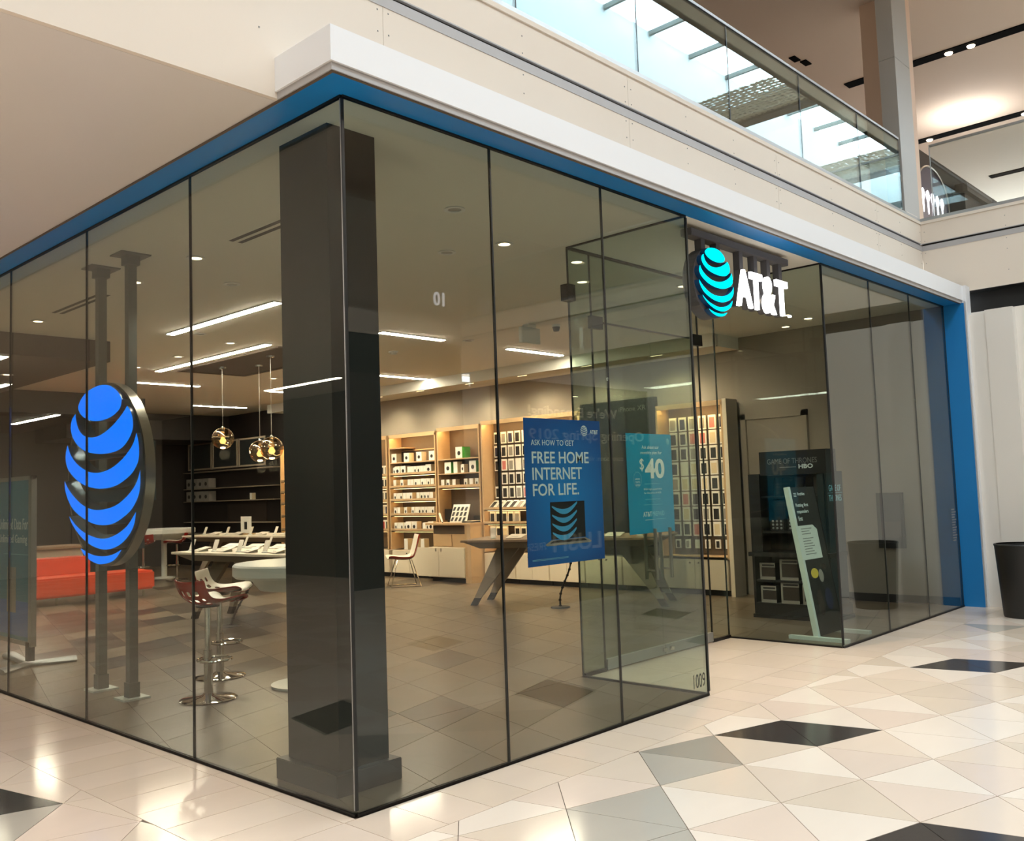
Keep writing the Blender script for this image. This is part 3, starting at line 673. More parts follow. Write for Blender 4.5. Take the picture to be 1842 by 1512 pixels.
# -- poster on the glass door
x0, z0, W_, H_ = 3.90, 1.12, .715, .905
t = thing('poster', 'smaller cyan poster with a large 40 hung on the glass door', 'poster', (4.25, 1.15, 1.5))
obj('sheet', box(x0, 1.155, z0, x0+W_, 1.159, z0+H_), X['cyan'], t)
put, rect, poly = on_board(t, x0, z0, W_, H_, 1.1548)
put('headline', 'Ask about our', .33, .152, .38, .034, X['whiteink']); put('headline', 'monthly plan for', .30, .215, .47, .04, X['whiteink'])
put('price', '40', .38, .455, .44, .205, X['whiteink'], .03); put('price', '$', .27, .38, .09, .13, X['whiteink'])
for i, s_ in enumerate(('LIMITED', 'TIME', 'OFFER')): put('roundel_text', s_, .16, .465+.03*i, .10, .016, X['whiteink'])
ring = [(.21+.085*math.cos(2*math.pi*k/24), .46+.075*math.sin(2*math.pi*k/24)) for k in range(25)]
obj('roundel', tube([(x0+a*W_, 1.1545, z0+(1-b)*H_) for a, b in ring], .0015, 4, cap=False), X['paleink'], t)
put('small_print', '8GB high-speed data', .34, .575, .40, .026, X['whiteink']); put('small_print', 'for the price of 6GB', .34, .613, .38, .026, X['whiteink'])
rect('small_print', .36, .505, .68, .509, X['paleink']); rect('small_print', .36, .66, .70, .664, X['paleink']); rect('rule', .32, .715, .72, .718, X['paleink'])
put('brand_name', 'AT&T', .30, .835, .19, .05, X['whiteink'], .015); put('brand_name', 'PREPAID', .50, .832, .27, .046, X['paleink'])
rect('small_print', .34, .865, .54, .869, X['whiteink']); rect('small_print', .58, .862, .8, .866, X['paleink'])
for st in LOGO: obj('brand_globe', prism([(x*.024, y*.028) for x, y in dense(st, 2)], ((x0+.92*W_, 1.1542, z0+.925*H_), (1, 0, 0), (0, 0, 1)), .001), X['paleink'], t)
# -- number etched on the glass and notices
t = thing('unit_number', 'dark unit number stuck low on the front glass by the entrance corner', 'sign', (3.1, -.01, .1)); fit_text('digits', '1009', ((3.005, -.0064, .075), (1, 0, 0), (0, 0, 1)), .155, .10, X['ink'], t, .0002)
t = thing('opening_hours', 'column of tiny dark lettering on the glass near the blue jamb', 'sign', (8.75, -.01, 1))
for i in range(13): obj('line', box(8.68, -.0066, .78+.03*i, 8.68+(.10+.05*((i*7) % 3)/2), -.0061, .795+.03*i), X['greyink'], t)
t = thing('wall_notice', 'dark framed notice on the wall behind the far right glass', 'notice', (8.88, .79, 1))
obj('frame', box(8.87, .62, .67, 8.898, .95, 1.36), X['black'], t); obj('sheet', box(8.866, .65, .80, 8.872, .92, 1.0), X['greybrown'], t); obj('sheet', box(8.866, .65, 1.02, 8.872, .92, 1.33), X['plinth'], t)
# -- tilted stand behind the right glass
t = thing('display_stand', 'tilted black board on pale metal feet just inside the right glass', 'stand', (6.1, .38, 0))
up_ = Vector((0, .23, 1.45)).normalized(); B0 = Vector((5.85, .38, .03)); nn = Vector((1, 0, 0)).cross(up_)
def slant(u0, v0, u1, v1, d0, d1): return prism([(u0, v0), (u1, v0), (u1, v1), (u0, v1)], (B0+nn*d1, (1, 0, 0), up_), d1-d0)
obj('board', slant(.0, .0, .55, 1.47, -.012, .006), X['gameblack'], t)
obj('side_frame', slant(-.045, -.02, .0, 1.475, -.03, .02), X['standwhite'], t)
obj('side_frame', slant(.55, .0, .56, 1.475, -.02, .008), X['gap'], t)
obj('foot', box(5.78, -.0+.06, .0, 5.84, .66, .035), X['standwhite'], t); obj('foot', box(6.38, .10, .0, 6.44, .70, .035), X['standwhite'], t)
n_ = obj('paper_note', prism([(.0, .74), (.42, .74), (.42, 1.03), (.34, 1.08), (.0, 1.08)], (B0+nn*.010, (1, 0, 0), up_), .003), X['standwhite'], t, label='pale sheet with small print')
for i in range(10): obj('print_line', slant(.07, .79+.026*i+(.02 if i > 6 else 0), .30-.03*(i % 3), .797+.026*i+(.02 if i > 6 else 0), .010, .0112), X['greyink'], n_)
for i, s_ in enumerate(('Putting first', 'responders', 'first')): fit_text('headline', s_, (B0+Vector((.07, 0, 0))+up_*(1.26-.065*i)+nn*.0075, (1, 0, 0), up_), (.27, .25, .09)[i], .045, X['whiteink'], t, .0006, .01)
fit_text('brand_name', 'FirstNet', (B0+Vector((.15, 0, 0))+up_*1.385+nn*.0075, (1, 0, 0), up_), .16, .03, X['whiteink'], t, .0006, .01)
for z in (1.375, 1.39, 1.405): obj('brand_bars', slant(.07, z, .125, z+.007, .006, .0075), X['whiteink'], t)
for i, (a, b, c, d, m) in enumerate(((.10, .55, .16, .10, 'yellow'), (.26, .50, .10, .13, 'grey'), (.12, .18, .14, .26, 'recess'), (.30, .22, .16, .22, 'navy'), (.34, .62, .12, .06, 'recess'))):
    pts = [(a+c/2+c/2*math.cos(2*math.pi*k/14), b+d/2+d/2*math.sin(2*math.pi*k/14)) for k in range(14)]
    obj('picture', prism(pts, (B0+nn*.0072, (1, 0, 0), up_), .001), X[m], t)
# -- black cardboard display of boxed collectibles
gx, gy0, gy1 = 6.95, .72, 1.66
t = thing('product_display', 'tall black cardboard display with a header board, shelves of boxed merchandise', 'display', (7.2, 1.2, 0))
obj('base', box(gx, gy0, 0, 7.46, gy1, .17), X['gameblack'], t); obj('base_trim', box(gx-.015, gy0-.015, 0, 7.47, gy1+.015, .04), X['gameblack'], t)
obj('back_panel', box(7.36, gy0+.02, .17, 7.42, gy1-.02, 1.64), X['gameblack'], t)
obj('side_panel', box(gx+.02, gy0, .17, 7.38, gy0+.03, 1.64), X['gameteal'], t, label='dark teal side with pale lettering'); obj('side_panel', box(gx+.0, gy1-.03, .17, 7.38, gy1, 1.64), X['gameblack'], t)
obj('face_column', box(gx, gy0+.03, .75, gx+.03, gy0+.1, 1.64), X['gameteal'], t); obj('face_column', box(gx, gy1-.14, .75, gx+.03, gy1-.03, 1.64), X['gameblack'], t)
obj('header', box(gx-.01, .70, 1.62, 7.2, 1.50, 1.89), X['gameblack'], t)
obj('ledge', box(gx-.05, gy0-.02, .70, 7.36, gy1+.02, .745), X['gameblack'], t)
obj('shelf', box(gx+.02, gy0+.03, .405, 7.36, gy1-.03, .43), X['gameblack'], t); obj('shelf', box(gx+.03, gy0+.03, .96, 7.36, gy1-.03, .985), X['gameblack'], t); obj('shelf', box(gx+.05, gy0+.03, 1.36, 7.36, gy1-.03, 1.38), X['gameblack'], t)
gr = ((0, -1, 0), (0, 0, 1))
fit_text('title', 'GAME OF THRONES', ((gx-.0105, 1.40, 1.745), *gr), .60, .06, X['greyink'], t, .001); fit_text('brand_name', 'HBO', ((gx-.0105, 1.02, 1.685), *gr), .17, .05, X['whiteink'], t, .001, .03)
obj('small_print', box(gx-.012, 1.05, 1.70, gx-.01, 1.25, 1.71), X['greyink'], t)
fit_text('title', 'GAME OF', ((gx+.07, gy0-.001, 1.42), (1, 0, 0), (0, 0, 1)), .30, .07, X['paleink'], t, .001); fit_text('title', 'THRONES', ((gx+.06, gy0-.001, 1.31), (1, 0, 0), (0, 0, 1)), .32, .07, X['paleink'], t, .001); obj('title_rule', box(gx+.04, gy0-.002, 1.40, gx+.40, gy0, 1.404), X['paleink'], t)
def windowbox(loc, w_, h_, label):
    b = thing('boxed_figure', label, 'box', loc, 0, 'window boxes in the black display')
    x, y, z = loc; d = .14
    obj('carton', box(x+.004, y, z, x+d, y+w_, z+h_), X['ink'], b)
    bm = bmesh.new(); e = .022
    box(x, y, z+h_-.05, x+.004, y+w_, z+h_, bm); box(x, y, z, x+.004, y+w_, z+.035, bm); box(x, y+w_-e, z+.03, x+.004, y+w_, z+h_-.05, bm)
    obj('printed_frame', bm, X['grey'], b); obj('window', box(x+.001, y+.005, z+.04, x+.004, y+w_-e-.004, z+h_-.055), X['recess'], b)
    obj('title_strip', box(x-.001, y+.01, z+h_-.036, x, y+w_-.03, z+h_-.016), X['ink'], b)
for r, (z, rn) in enumerate(((.43, 'upper'), (.17, 'lower'))):
    for k, (y, w_) in enumerate(((1.40, .19), (1.12, .22), (.86, .22))):
        windowbox((gx+.035, y, z), w_, (.19, .235, .22)[k], 'black window box with pale frame, %s row, %s from the left' % (rn, ORD[k]))
for k, y in enumerate((1.36, 1.10, .88)):
    bm = lathe([(0, 0), (.06, 0), (.065, .02), (.055, .10), (.06, .2), (.063, .21), (.05, .21), (.045, .03), (0, .03)], (7.12, y, 1.38), 20); o = obj('tumbler', bm, X['plinth'], smooth=True); tag(o, 'dark tumbler on the top shelf of the black display, %s from the left' % ORD[k], 'tumbler', 'tumblers in the black display')
for k, y in enumerate((1.36, 1.15)):
    b = thing('hanging_pack', 'small dark pack on the middle shelf of the black display, %s from the left' % ORD[k], 'pack', (7.1, y, 1.1), 0, 'dark packs in the black display')
    obj('card', box(7.1, y-.07, 1.12, 7.12, y+.07, 1.33), X['plinth'], b); obj('inset', box(7.096, y-.05, 1.15, 7.1, y+.05, 1.29), X['ink'], b); obj('stand', box(7.1, y-.05, .985, 7.2, y+.05, 1.12), X['ink'], b)
    c = thing('pin_card', 'card of small silver pins under the dark packs, %s from the left' % ORD[k], 'pin card', (7.0, y, 1.0), 0, 'pin cards in the black display')
    obj('card', box(7.02, y-.08, .99, 7.03, y+.08, 1.12), X['ink'], c)
    for i in range(3):
        for j in range(3): obj('pin', lathe([(0, 0), (.014, 0), (.01, .006), (0, .008)], (0, 0, 0), 10), X['alu'], c, world=False).matrix_local = Matrix.Translation((.02, -.05+.05*i, .015+.04*j))@Matrix.Rotation(-math.pi/2, 4, 'Y')
# -- roll-up banner at the left edge
t = thing('banner_stand', 'teal banner stand about gaming data at the left edge, on a rounded base', 'banner', (.6, 6.6, 0))
obj('sheet', box(.59, 5.98, .24, .60, 7.6, 1.82), X['teal'], t); obj('side_rail', box(.575, 5.90, .22, .625, 5.98, 1.86), X['alu'], t); obj('top_rail', box(.575, 5.90, 1.82, .625, 7.6, 1.86), X['alu'], t)
obj('bottom_rail', box(.575, 5.9, .2, .625, 7.6, .24), X['alu'], t)
fit_text('headline', 'Unlimited Data For', ((.588, 6.85, 1.33), (0, -1, 0), (0, 0, 1)), .82, .11, X['whiteink'], t, .001); fit_text('headline', 'Unlimited Gaming', ((.588, 6.85, 1.17), (0, -1, 0), (0, 0, 1)), .80, .11, X['whiteink'], t, .001)
obj('rule', box(.588, 6.02, 1.08, .59, 6.7, 1.085), X['paleink'], t)
obj('lower_panel', box(.588, 6.0, .28, .59, 7.6, .62), X['poster'], t); obj('picture', box(.587, 6.35, .5, .589, 6.6, .95), X['grey'], t)
obj('upright', box(.57, 5.95, .06, .63, 6.03, .24), X['black'], t)
for dx, dy in ((.42, -.1), (-.35, -.25), (.1, .8)):
    bm = bmesh.new(); q = [(.6+dx*s, 6.05+dy*s) for s in (0, 1)]
    tube([(q[0][0], q[0][1], .05), (q[1][0], q[1][1], .04)], [.05, .075], 12, bm); bmesh.ops.scale(bm, vec=(1, 1, .5), verts=bm.verts[:]); obj('foot', bm, X['alu'], t, smooth=True)
# ================================================================ HALL BIN
t = thing('trash_bin', 'round black tapered bin by the white wall at the right edge', 'bin', (8.36, -.83, 0))
obj('bin_body', lathe([(0, 0), (.235, 0), (.24, .02), (.285, .75), (.285, .77), (.262, .77), (.255, .70), (0, .70)], (8.36, -.83, 0), 40), X['trash'], t, smooth=True)
obj('bin_rim', lathe([(.268, .765), (.29, .765), (.293, .775), (.288, .785), (.268, .785)], (8.36, -.83, 0), 40), X['trash'], t, smooth=True)
# ================================================================ SHOP CEILING FITTINGS
def ceiling_strip(x0, y0, x1, y1, label, H=H):
    t = thing('linear_light', label, 'ceiling light', ((x0+x1)/2, (y0+y1)/2, H), 0, 'linear lights of the shop')
    w_ = .045; a, b = (min(x0, x1), min(y0, y1)), (max(x0, x1), max(y0, y1))
    if a[0] == b[0]: a = (a[0]-w_, a[1]); b = (b[0]+w_, b[1])
    else: a = (a[0], a[1]-w_); b = (b[0], b[1]+w_)
    obj('trim', box(a[0]-.012, a[1]-.012, H-.012, b[0]+.012, b[1]+.012, H-.001), X['white'], t); obj('diffuser', box(*a, H-.018, *b, H-.012), X['strip'], t)
ceiling_strip(2.5, 4.52, 2.5, 6.88, 'nearest glowing linear light left of the dark column')
ceiling_strip(3.85, 6.87, 3.85, 10.0, 'long glowing linear light beside the dark pendant recess')
ceiling_strip(4.1, 11.45, 5.3, 11.45, 'glowing linear light just right of the blue sign top')
ceiling_strip(6.75, 11.5, 7.9, 11.5, 'glowing linear light partly behind the dark column')
ceiling_strip(6.78, 14.55, 8.06, 14.55, 'glowing linear light above the three glass pendants')
ceiling_strip(3.9, 14.5, 4.9, 14.5, 'small glowing linear light left of the blue sign top')
ceiling_strip(.98, 7.95, .98, 9.6, 'glowing linear light cut by the left edge, under the dark bulkhead', 3.34)
ceiling_strip(4.49, 5.3, 5.54, 5.3, 'glowing linear light just right of the dark column, upper of two')
ceiling_strip(6.81, 5.3, 8.0, 5.3, 'glowing linear light left of the entrance glass')
ceiling_strip(6.9, 8.6, 8.3, 8.6, 'glowing linear light just right of the dark column, lower of two')
ceiling_strip(3.66, 13.5, 3.66, 15.7, 'farthest glowing linear light at the left, under the dark lowered ceiling', 3.2)
bk = thing('linear_light', 'small glowing linear light under the dark bulkhead at left edge', 'ceiling light', (1.9, 11, 3.34), 0, 'linear lights of the shop')
obj('diffuser', box(1.85, 10.6, 3.33, 1.94, 13.0, 3.336), X['strip'], bk); obj('trim', box(1.84, 10.59, 3.334, 1.95, 13.01, 3.34), X['white'], bk)
def downlight(x, y, label, on=True, z=H):
    t = thing('downlight', label, 'ceiling light', (x, y, z), 0, 'recessed downlights')
    obj('trim_ring', lathe([(.052, 0), (.075, 0), (.08, -.008), (.05, -.008), (.05, 0)], (x, y, z-.001), 24), X['white'], t, smooth=True)
    obj('lens', lathe([(0, -.004), (.05, -.004), (.05, -.001), (0, -.001)], (x, y, z), 20), X['downlight'] if on else X['lip'], t)
    if on and x < 7.5: lamp('SPOT', (x, y, z-.03), (170 if y < .5 else 70), ((1, .78, .55) if y < .5 else (1, .88, .72)), .05, (0, 0, 0), 1.7)
for x, y, l, on in ((1, 3.41, 'lit downlight left of the column beside the pane joint', 1), (1, 4.55, 'lit downlight just right of the sign posts', 1), (1, 6.95, 'lit downlight left of the sign posts by the ceiling slot', 1),
    (3.42, 7.08, 'lit downlight above the end of the long linear light', 1), (3.42, 8.5, 'lit downlight beside the long linear light, middle', 1), (3.42, 9.8, 'lit downlight at the far end of the long linear light', 1), (5.83, 9.89, 'lit downlight between the recess and the dark column', 1),
    (2.71, 1.44, 'bright downlight in the middle of the front glass', 1), (2.52, 1.94, 'unlit downlight between column and bright downlight', 0), (3.66, 1.44, 'bright downlight seen through the entrance glass, upper', 1), (4.33, 1.92, 'bright downlight seen through the entrance glass, lower', 1), (5.33, 1.39, 'bright downlight beside the glass corner under the hanging sign', 1),
    (7.81, 1.49, 'lit downlight by the lower end of the hanging letters', 1), (8.26, 1.42, 'lit downlight right of the hanging letters', 1), (8.6, 1.9, 'faint downlight under the hanging letters, farthest right', 1),
    (4.36, .44, 'lit downlight in the entrance soffit behind the lit globe', 1), (1.75, 1.02, 'unlit round fitting in front of the column', 0), (1.72, 4.08, 'unlit round fitting near the single ceiling slot', 0), (2.79, 6.69, 'unlit round fitting under the nearest linear light', 0), (5.87, 5.15, 'unlit round fitting beyond the two right linear lights', 0)):
    downlight(x, y, l, on)
downlight(.75, 8.6, 'lit downlight under the dark bulkhead, nearer the pane joint', z=3.34); downlight(1.55, 9.6, 'lit downlight under the dark bulkhead, farther in', z=3.34)
for k, (y0, y1, l) in enumerate(((1.75, 2.77, 'pair of dark air slots beside the column top'), (5.22, 6.4, 'pair of dark air slots behind the sign posts'))):
    t = thing('air_slot', l, 'air vent', (1, y0, H))
    for x in (.96, 1.04): obj('slot', box(x-.02, y0, H-.004, x+.02, y1, H+.0), X['gap'], t)
    obj('frame', box(.93, y0-.02, H-.002, 1.07, y1+.02, H-.0005), X['ceil'], t)
t = thing('exit_sign', 'pale box-shaped exit light hanging from the shop ceiling', 'exit sign', (5.7, 3.85, H)); obj('housing', box(5.5, 3.82, 3.36, 5.84, 3.88, 3.56, bevel=.006), X['tablewhite'], t); obj('canopy', box(5.6, 3.8, 3.56, 5.74, 3.9, H-.001), X['tablewhite'], t)
t = thing('projector', 'small pale camera housing on the ceiling right of the exit light', 'camera', (5.95, 3.65, H)); obj('mount', lathe([(0, 0), (.05, 0), (.05, -.03), (0, -.03)], (5.95, 3.65, H), 16), X['tablewhite'], t); obj('body', lathe([(0, -.09), (.035, -.085), (.05, -.03), (0, -.03)], (5.95, 3.65, H), 16), X['black'], t, smooth=True)
t = thing('smoke_detector', 'white round detector on the ceiling right of the column', 'detector', (5.65, 6.47, H)); obj('base', lathe([(0, 0), (.07, 0), (.07, -.02), (0, -.02)], (5.65, 6.47, H), 20), X['white'], t); obj('dome', lathe([(.05, -.02), (.045, -.04), (.03, -.05), (0, -.05)], (5.65, 6.47, H), 20), X['tablewhite'], t, smooth=True)
for (fx, fy), tg in (((5.83, 9.89), (8.6, 9.2, 1.35)), ((5.87, 5.15), (8.6, 6.0, 1.5)), ((4.33, 1.92), (8.6, 3.4, 1.4))):   # extra spots added at ceiling fittings to brighten the product wall
    d = Vector(tg)-Vector((fx, fy, H-.04)); o = lamp('SPOT', (fx, fy, H-.04), 420, (1, .8, .56), .05, spot=.95, blend=.7); o.rotation_euler = d.to_track_quat('-Z', 'Y').to_euler()
# pendants
for x, y, z, l in ((4.46, 9.15, 2.5, 'glass globe pendant hanging alone, left of the other two'), (4.80, 8.66, 2.28, 'glass globe pendant, left of the overlapping pair'), (4.44, 7.76, 2.27, 'glass globe pendant, right of the overlapping pair')):
    t = thing('globe_pendant', l, 'pendant light', (x, y, H), 0, 'glass globe pendants'); R_ = .165
    obj('shade', lathe([(R_*math.sin(math.pi*k/20), -R_*math.cos(math.pi*k/20)) for k in range(20)]+[(.03, R_*.985)], (x, y, z), 36), X['globe'], t, smooth=True)
    obj('lamp_core', lathe([(0, -.055), (.035, -.045), (.05, -.01), (.03, .03), (.02, .05), (0, .05)], (x, y, z-.03), 20), X['amber'], t, smooth=True)
    obj('holder', lathe([(0, .0), (.028, 0), (.028, .10), (.012, .13), (0, .13)], (x, y, z+.06), 16), X['chrome'], t, smooth=True)
    obj('cord', tube([(x, y, z+.17), (x, y, H-.02)], .004, 6), X['steel'], t); obj('canopy', lathe([(0, 0), (.06, 0), (.055, -.02), (0, -.025)], (x, y, H-.002), 18), X['chrome'], t)
    lamp('POINT', (x, y, z-.25), 10, (1, .75, .45), .08)
# ================================================================ SEATING AND TABLES
def shell_mesh(seat_w, prof, holes):
    """moulded shell: grid swept along the side profile, curved across, holes punched in the back"""
    nu, nv = 30, 20; pts = []
    P_ = [Vector((a, 0, b)) for a, b in prof]
    def at(t):
        t *= len(P_)-1; i = min(int(t), len(P_)-2); f = t-i
        p0, p1, p2, p3 = P_[max(i-1, 0)], P_[i], P_[i+1], P_[min(i+2, len(P_)-1)]
        return .5*((2*p1)+(p2-p0)*f+(2*p0-5*p1+4*p2-p3)*f*f+(3*p1-p0-3*p2+p3)*f**3)
    bm = bmesh.new(); g = []
    for i in range(nu+1):
        t = i/nu; c = at(t); d = (at(min(1, t+.01))-at(max(0, t-.01))).normalized(); nrm = Vector((d.z, 0, -d.x))
        if nrm.z < 0: nrm = -nrm
        wd = seat_w(t); g.append([bm.verts.new(c+Vector((0, wd*(j/nv*2-1), 0))+nrm*(.055*(j/nv*2-1)**2)) for j in range(nv+1)])
    for i in range(nu):
        for j in range(nv):
            if holes[0] <= i < holes[1] and 3 <= j <= nv-4 and (i % 4 in (0, 1)) and ((j+(2 if (i//4) % 2 else 0)) % 4 in (0, 1)): continue
            bm.faces.new((g[i][j], g[i+1][j], g[i+1][j+1], g[i][j+1]))
    return bm
def shell(name, bm, inner, outer, parent):
    o = obj(name, bm, [inner, outer], parent, smooth=True)
    for f in o.data.polygons: f.use_smooth = True
    s = o.modifiers.new('thick', 'SOLIDIFY'); s.thickness = .012; s.offset = 0; s.material_offset = 1; s.material_offset_rim = 0
    b = o.modifiers.new('soft', 'SUBSURF'); b.levels = 1; b.render_levels = 1
    return o
def bar_stool(loc, rz, label, inner='shellred', outer='shellwhite'):
    t = thing('bar_stool', label, 'stool', (0, 0, 0), 0, 'red and white shell bar stools')
    prof = [(.21, .735), (.20, .752), (.10, .742), (-.02, .735), (-.12, .76), (-.18, .83), (-.215, .93)]
    shell('seat_shell', shell_mesh(lambda s: .225*min(1, (.45+s*3.5))*(1-.1*s), prof, (14, 28)), X[inner], X[outer], t)
    obj('post', tube([(0, 0, .03), (0, 0, .38)], .034, 20), X['chrome'], t, smooth=True); obj('upper_post', tube([(0, 0, .38), (0, 0, .725)], .024, 18), X['chrome'], t, smooth=True)
    obj('base', lathe([(0, 0), (.215, 0), (.22, .008), (.2, .018), (.06, .03), (.036, .05), (0, .05)], (0, 0, 0), 44), X['chrome'], t, smooth=True)
    ring = [(.13*math.cos(a)+.06, .13*math.sin(a), .30) for a in [2*math.pi*k/28 for k in range(29)]]
    obj('footrest', tube(ring, .011, 8, cap=False), X['chrome'], t, smooth=True); obj('seat_plate', lathe([(0, 0), (.09, 0), (.09, .012), (0, .012)], (0, 0, .718), 20), X['black'], t)
    t.location = loc; t.rotation_euler.z = rz
    return t
s1 = bar_stool((.91, 3.10, 0), math.radians(5), 'nearest bar stool, red shell back turned to the glass')
s2 = dup(s1, (1.44, 3.87, 0), math.radians(-45), 'second bar stool, white seat facing out behind the nearest stool')
dup(s1, (5.55, 14.2, 0), math.radians(60), 'far red bar stool left of the white-seated one, by the round high table'); dup(s1, (6.15, 14.0, 0), math.radians(150), 'far bar stool with white seat under the round high table')
def pedestal_table(loc, R_, label, h=1.02, group='white pedestal tables'):
    x, y, _ = loc; t = thing('high_table', label, 'table', (x, y, 0), 0, group)
    obj('tabletop', lathe([(0, h-.11), (R_-.02, h-.11), (R_, h-.09), (R_, h-.015), (R_-.015, h), (0, h)], (x, y, 0), 56), X['tablewhite'], t, smooth=True)
    obj('under_bowl', lathe([(0, h-.22), (R_*.62, h-.22), (R_*.78, h-.11), (0, h-.11)], (x, y, 0), 40), X['tablewhite'], t, smooth=True)
    obj('column', tube([(x, y, .03), (x, y, h-.22)], .055, 20), X['tablewhite'], t, smooth=True); obj('foot_disc', lathe([(0, 0), (.27, 0), (.275, .02), (.08, .035), (0, .04)], (x, y, 0), 44), X['tablewhite'], t, smooth=True)
    return t
pedestal_table((1.68, 2.92, 0), .57, 'white round high table half hidden behind the dark column')
pedestal_table((6.25, 14.75, 0), .62, 'white round high table far back beside the blue sign')
def display_table(name, corner, ang, L, W_, label, h=.90, cable=True, top='tabletop'):
    """long display table with splayed slab legs; corner = near left corner, ang = direction of its long edge"""
    t = thing('display_table', label, 'table', (0, 0, 0), 0, 'long display tables')
    obj('tabletop', box(0, 0, h-.03, L, W_, h, bevel=.004), X[top], t)
    bm = bmesh.new()
    lo = [(.22, .16), (L-.22, .16), (L-.22, W_-.16), (.22, W_-.16)]; hi = [(.04, .03), (L-.04, .03), (L-.04, W_-.03), (.04, W_-.03)]
    v0 = [bm.verts.new((*p, h-.12)) for p in lo]; v1 = [bm.verts.new((*p, h-.03)) for p in hi]
    bm.faces.new(v0[::-1]); bm.faces.new(v1)
    for i in range(4): bm.faces.new((v0[i], v0[(i+1) % 4], v1[(i+1) % 4], v1[i]))
    obj('apron', bm, X['tablegrey'], t)
    for sx in (0, 1):
        for sy in (0, 1):
            X1 = .55 if sx == 0 else L-.55; X0 = .12 if sx == 0 else L-.12; y1 = .42 if sy == 0 else W_-.42; y0 = .30 if sy == 0 else W_-.30
            bm = bmesh.new(); d = .03
            q0 = [(X0-.045, y0-d), (X0+.045, y0-d), (X0+.045, y0+d), (X0-.045, y0+d)]; q1 = [(X1-.16, y1-d), (X1+.16, y1-d), (X1+.16, y1+d), (X1-.16, y1+d)]
            a = [bm.verts.new((*p, .1)) for p in q0]; b = [bm.verts.new((*p, h-.12)) for p in q1]; bm.faces.new(a[::-1]); bm.faces.new(b)
            for i in range(4): bm.faces.new((a[i], a[(i+1) % 4], b[(i+1) % 4], b[i]))
            lg = obj('leg', bm, X['tablegrey'], t); bx_ = X0-(X1-X0)*.1
            bm = bmesh.new(); a = [bm.verts.new((p[0]-(X1-X0)*.14, p[1], .0)) for p in q0]; b = [bm.verts.new((*p, .1)) for p in q0]; bm.faces.new(a[::-1]); bm.faces.new(b)
            for i in range(4): bm.faces.new((a[i], a[(i+1) % 4], b[(i+1) % 4], b[i]))
            obj('leg_tip', bm, X['gap'], lg)
    if cable:
        cx_ = L*.5; pts = [(cx_+.05*math.sin(k*.55), W_*.42-.04*k, h-.12-(h-.14)*k/10) for k in range(11)]; bm = tube(pts, .012, 6)
        for p in pts: lathe([(0, -.012), (.019, -.012), (.019, .012), (0, .012)], p, 8, bm)
        c = obj('cable_spine', bm, X['ink'], t, label='black jointed cable sleeve down to the floor'); obj('floor_plate', lathe([(0, 0), (.13, 0), (.12, .015), (0, .02)], (pts[-1][0], pts[-1][1], 0), 20), X['ink'], c)
    t.location = (*corner, 0); t.rotation_euler.z = ang
    return t, Matrix.Translation((*corner, 0))@Matrix.Rotation(ang, 4, 'Z')
def phone_stand(M_, x, y, h, rz, label, group, kind=0):
    p = M_@Vector((x, y, h)); a = M_.to_euler().z+rz
    t = thing('phone_on_stand', label, 'phone', (0, 0, 0), 0, group)
    if kind == 0:
        obj('puck', lathe([(0, 0), (.04, 0), (.042, .008), (.03, .018), (0, .02)], (0, 0, 0), 14), X['tablewhite'], t)
        bm = box(-.036, -.004, .0, .036, .004, .145, bevel=.003); bmesh.ops.rotate(bm, verts=bm.verts[:], matrix=Matrix.Rotation(math.radians(-24), 3, 'X')); bmesh.ops.translate(bm, verts=bm.verts[:], vec=(0, 0, .018)); obj('handset', bm, X['shellwhite'], t)
        obj('neck', tube([(0, .01, .01), (0, .03, .06)], .008, 8), X['tablewhite'], t)
    else:
        bm = box(-.12, -.09, .028, .12, .09, .036, bevel=.003); bmesh.ops.rotate(bm, verts=bm.verts[:], matrix=Matrix.Rotation(math.radians(14), 3, 'X')); obj('tablet', bm, X['shellwhite'], t); obj('wedge', box(-.05, -.05, 0, .05, .06, .03), X['tablewhite'], t)
    t.location = p; t.rotation_euler.z = a; return t
T1, M1 = display_table('t', (5.86, 5.42), math.radians(-65.5), 2.75, 1.25, 'long display table in the middle of the shop behind the blue poster', top='woodtop')
T2, M2 = display_table('t', (3.02, 7.95), math.radians(-86), 2.5, 1.15, 'white-topped display table with phones left of the dark column')
T3, M3 = display_table('t', (5.95, 13.4), math.radians(-84), 3.3, 1.0, 'display table farther back, under the pendants', cable=False)
k = 0
for i in range(9):
    for j, yy in enumerate((.22, .85)):
        k += 1; phone_stand(M2, .12+.27*i, yy, .90, math.radians((0, 180)[j] if False else 15*(-1)**i), 'white %s on the %s edge of the pale display table, %s from its tip' % ('tablet' if (i+j) % 2 else 'handset upright', ('near', 'far')[j], ORD[i]), 'devices on the pale display table', (i+j) % 2)
for i in range(8): phone_stand(M3, .3+.36*i, .3, .90, 0, 'small white device on the back table, %s from the left' % ORD[i], 'devices on the back table', i % 2)
t = thing('price_holder', 'upright clear sign holder with a printed sheet on the back table', 'sign holder', (6.5, 11.9, .9)); obj('sheet', box(6.45, 11.7, .93, 6.46, 12.06, 1.24), X['card'], t); obj('foot', box(6.4, 11.72, .9, 6.56, 12.04, .93), X['globe'], t); obj('picture', box(6.445, 11.84, 1.0, 6.45, 11.93, 1.14), X['ink'], t)
for i in range(7): phone_stand(M1, .35+.34*i, .35, .90, math.radians(10*(-1)**i), 'device on the dark display table, %s from its left end' % ORD[i], 'devices on the middle display table', 1 if i % 2 else 0)
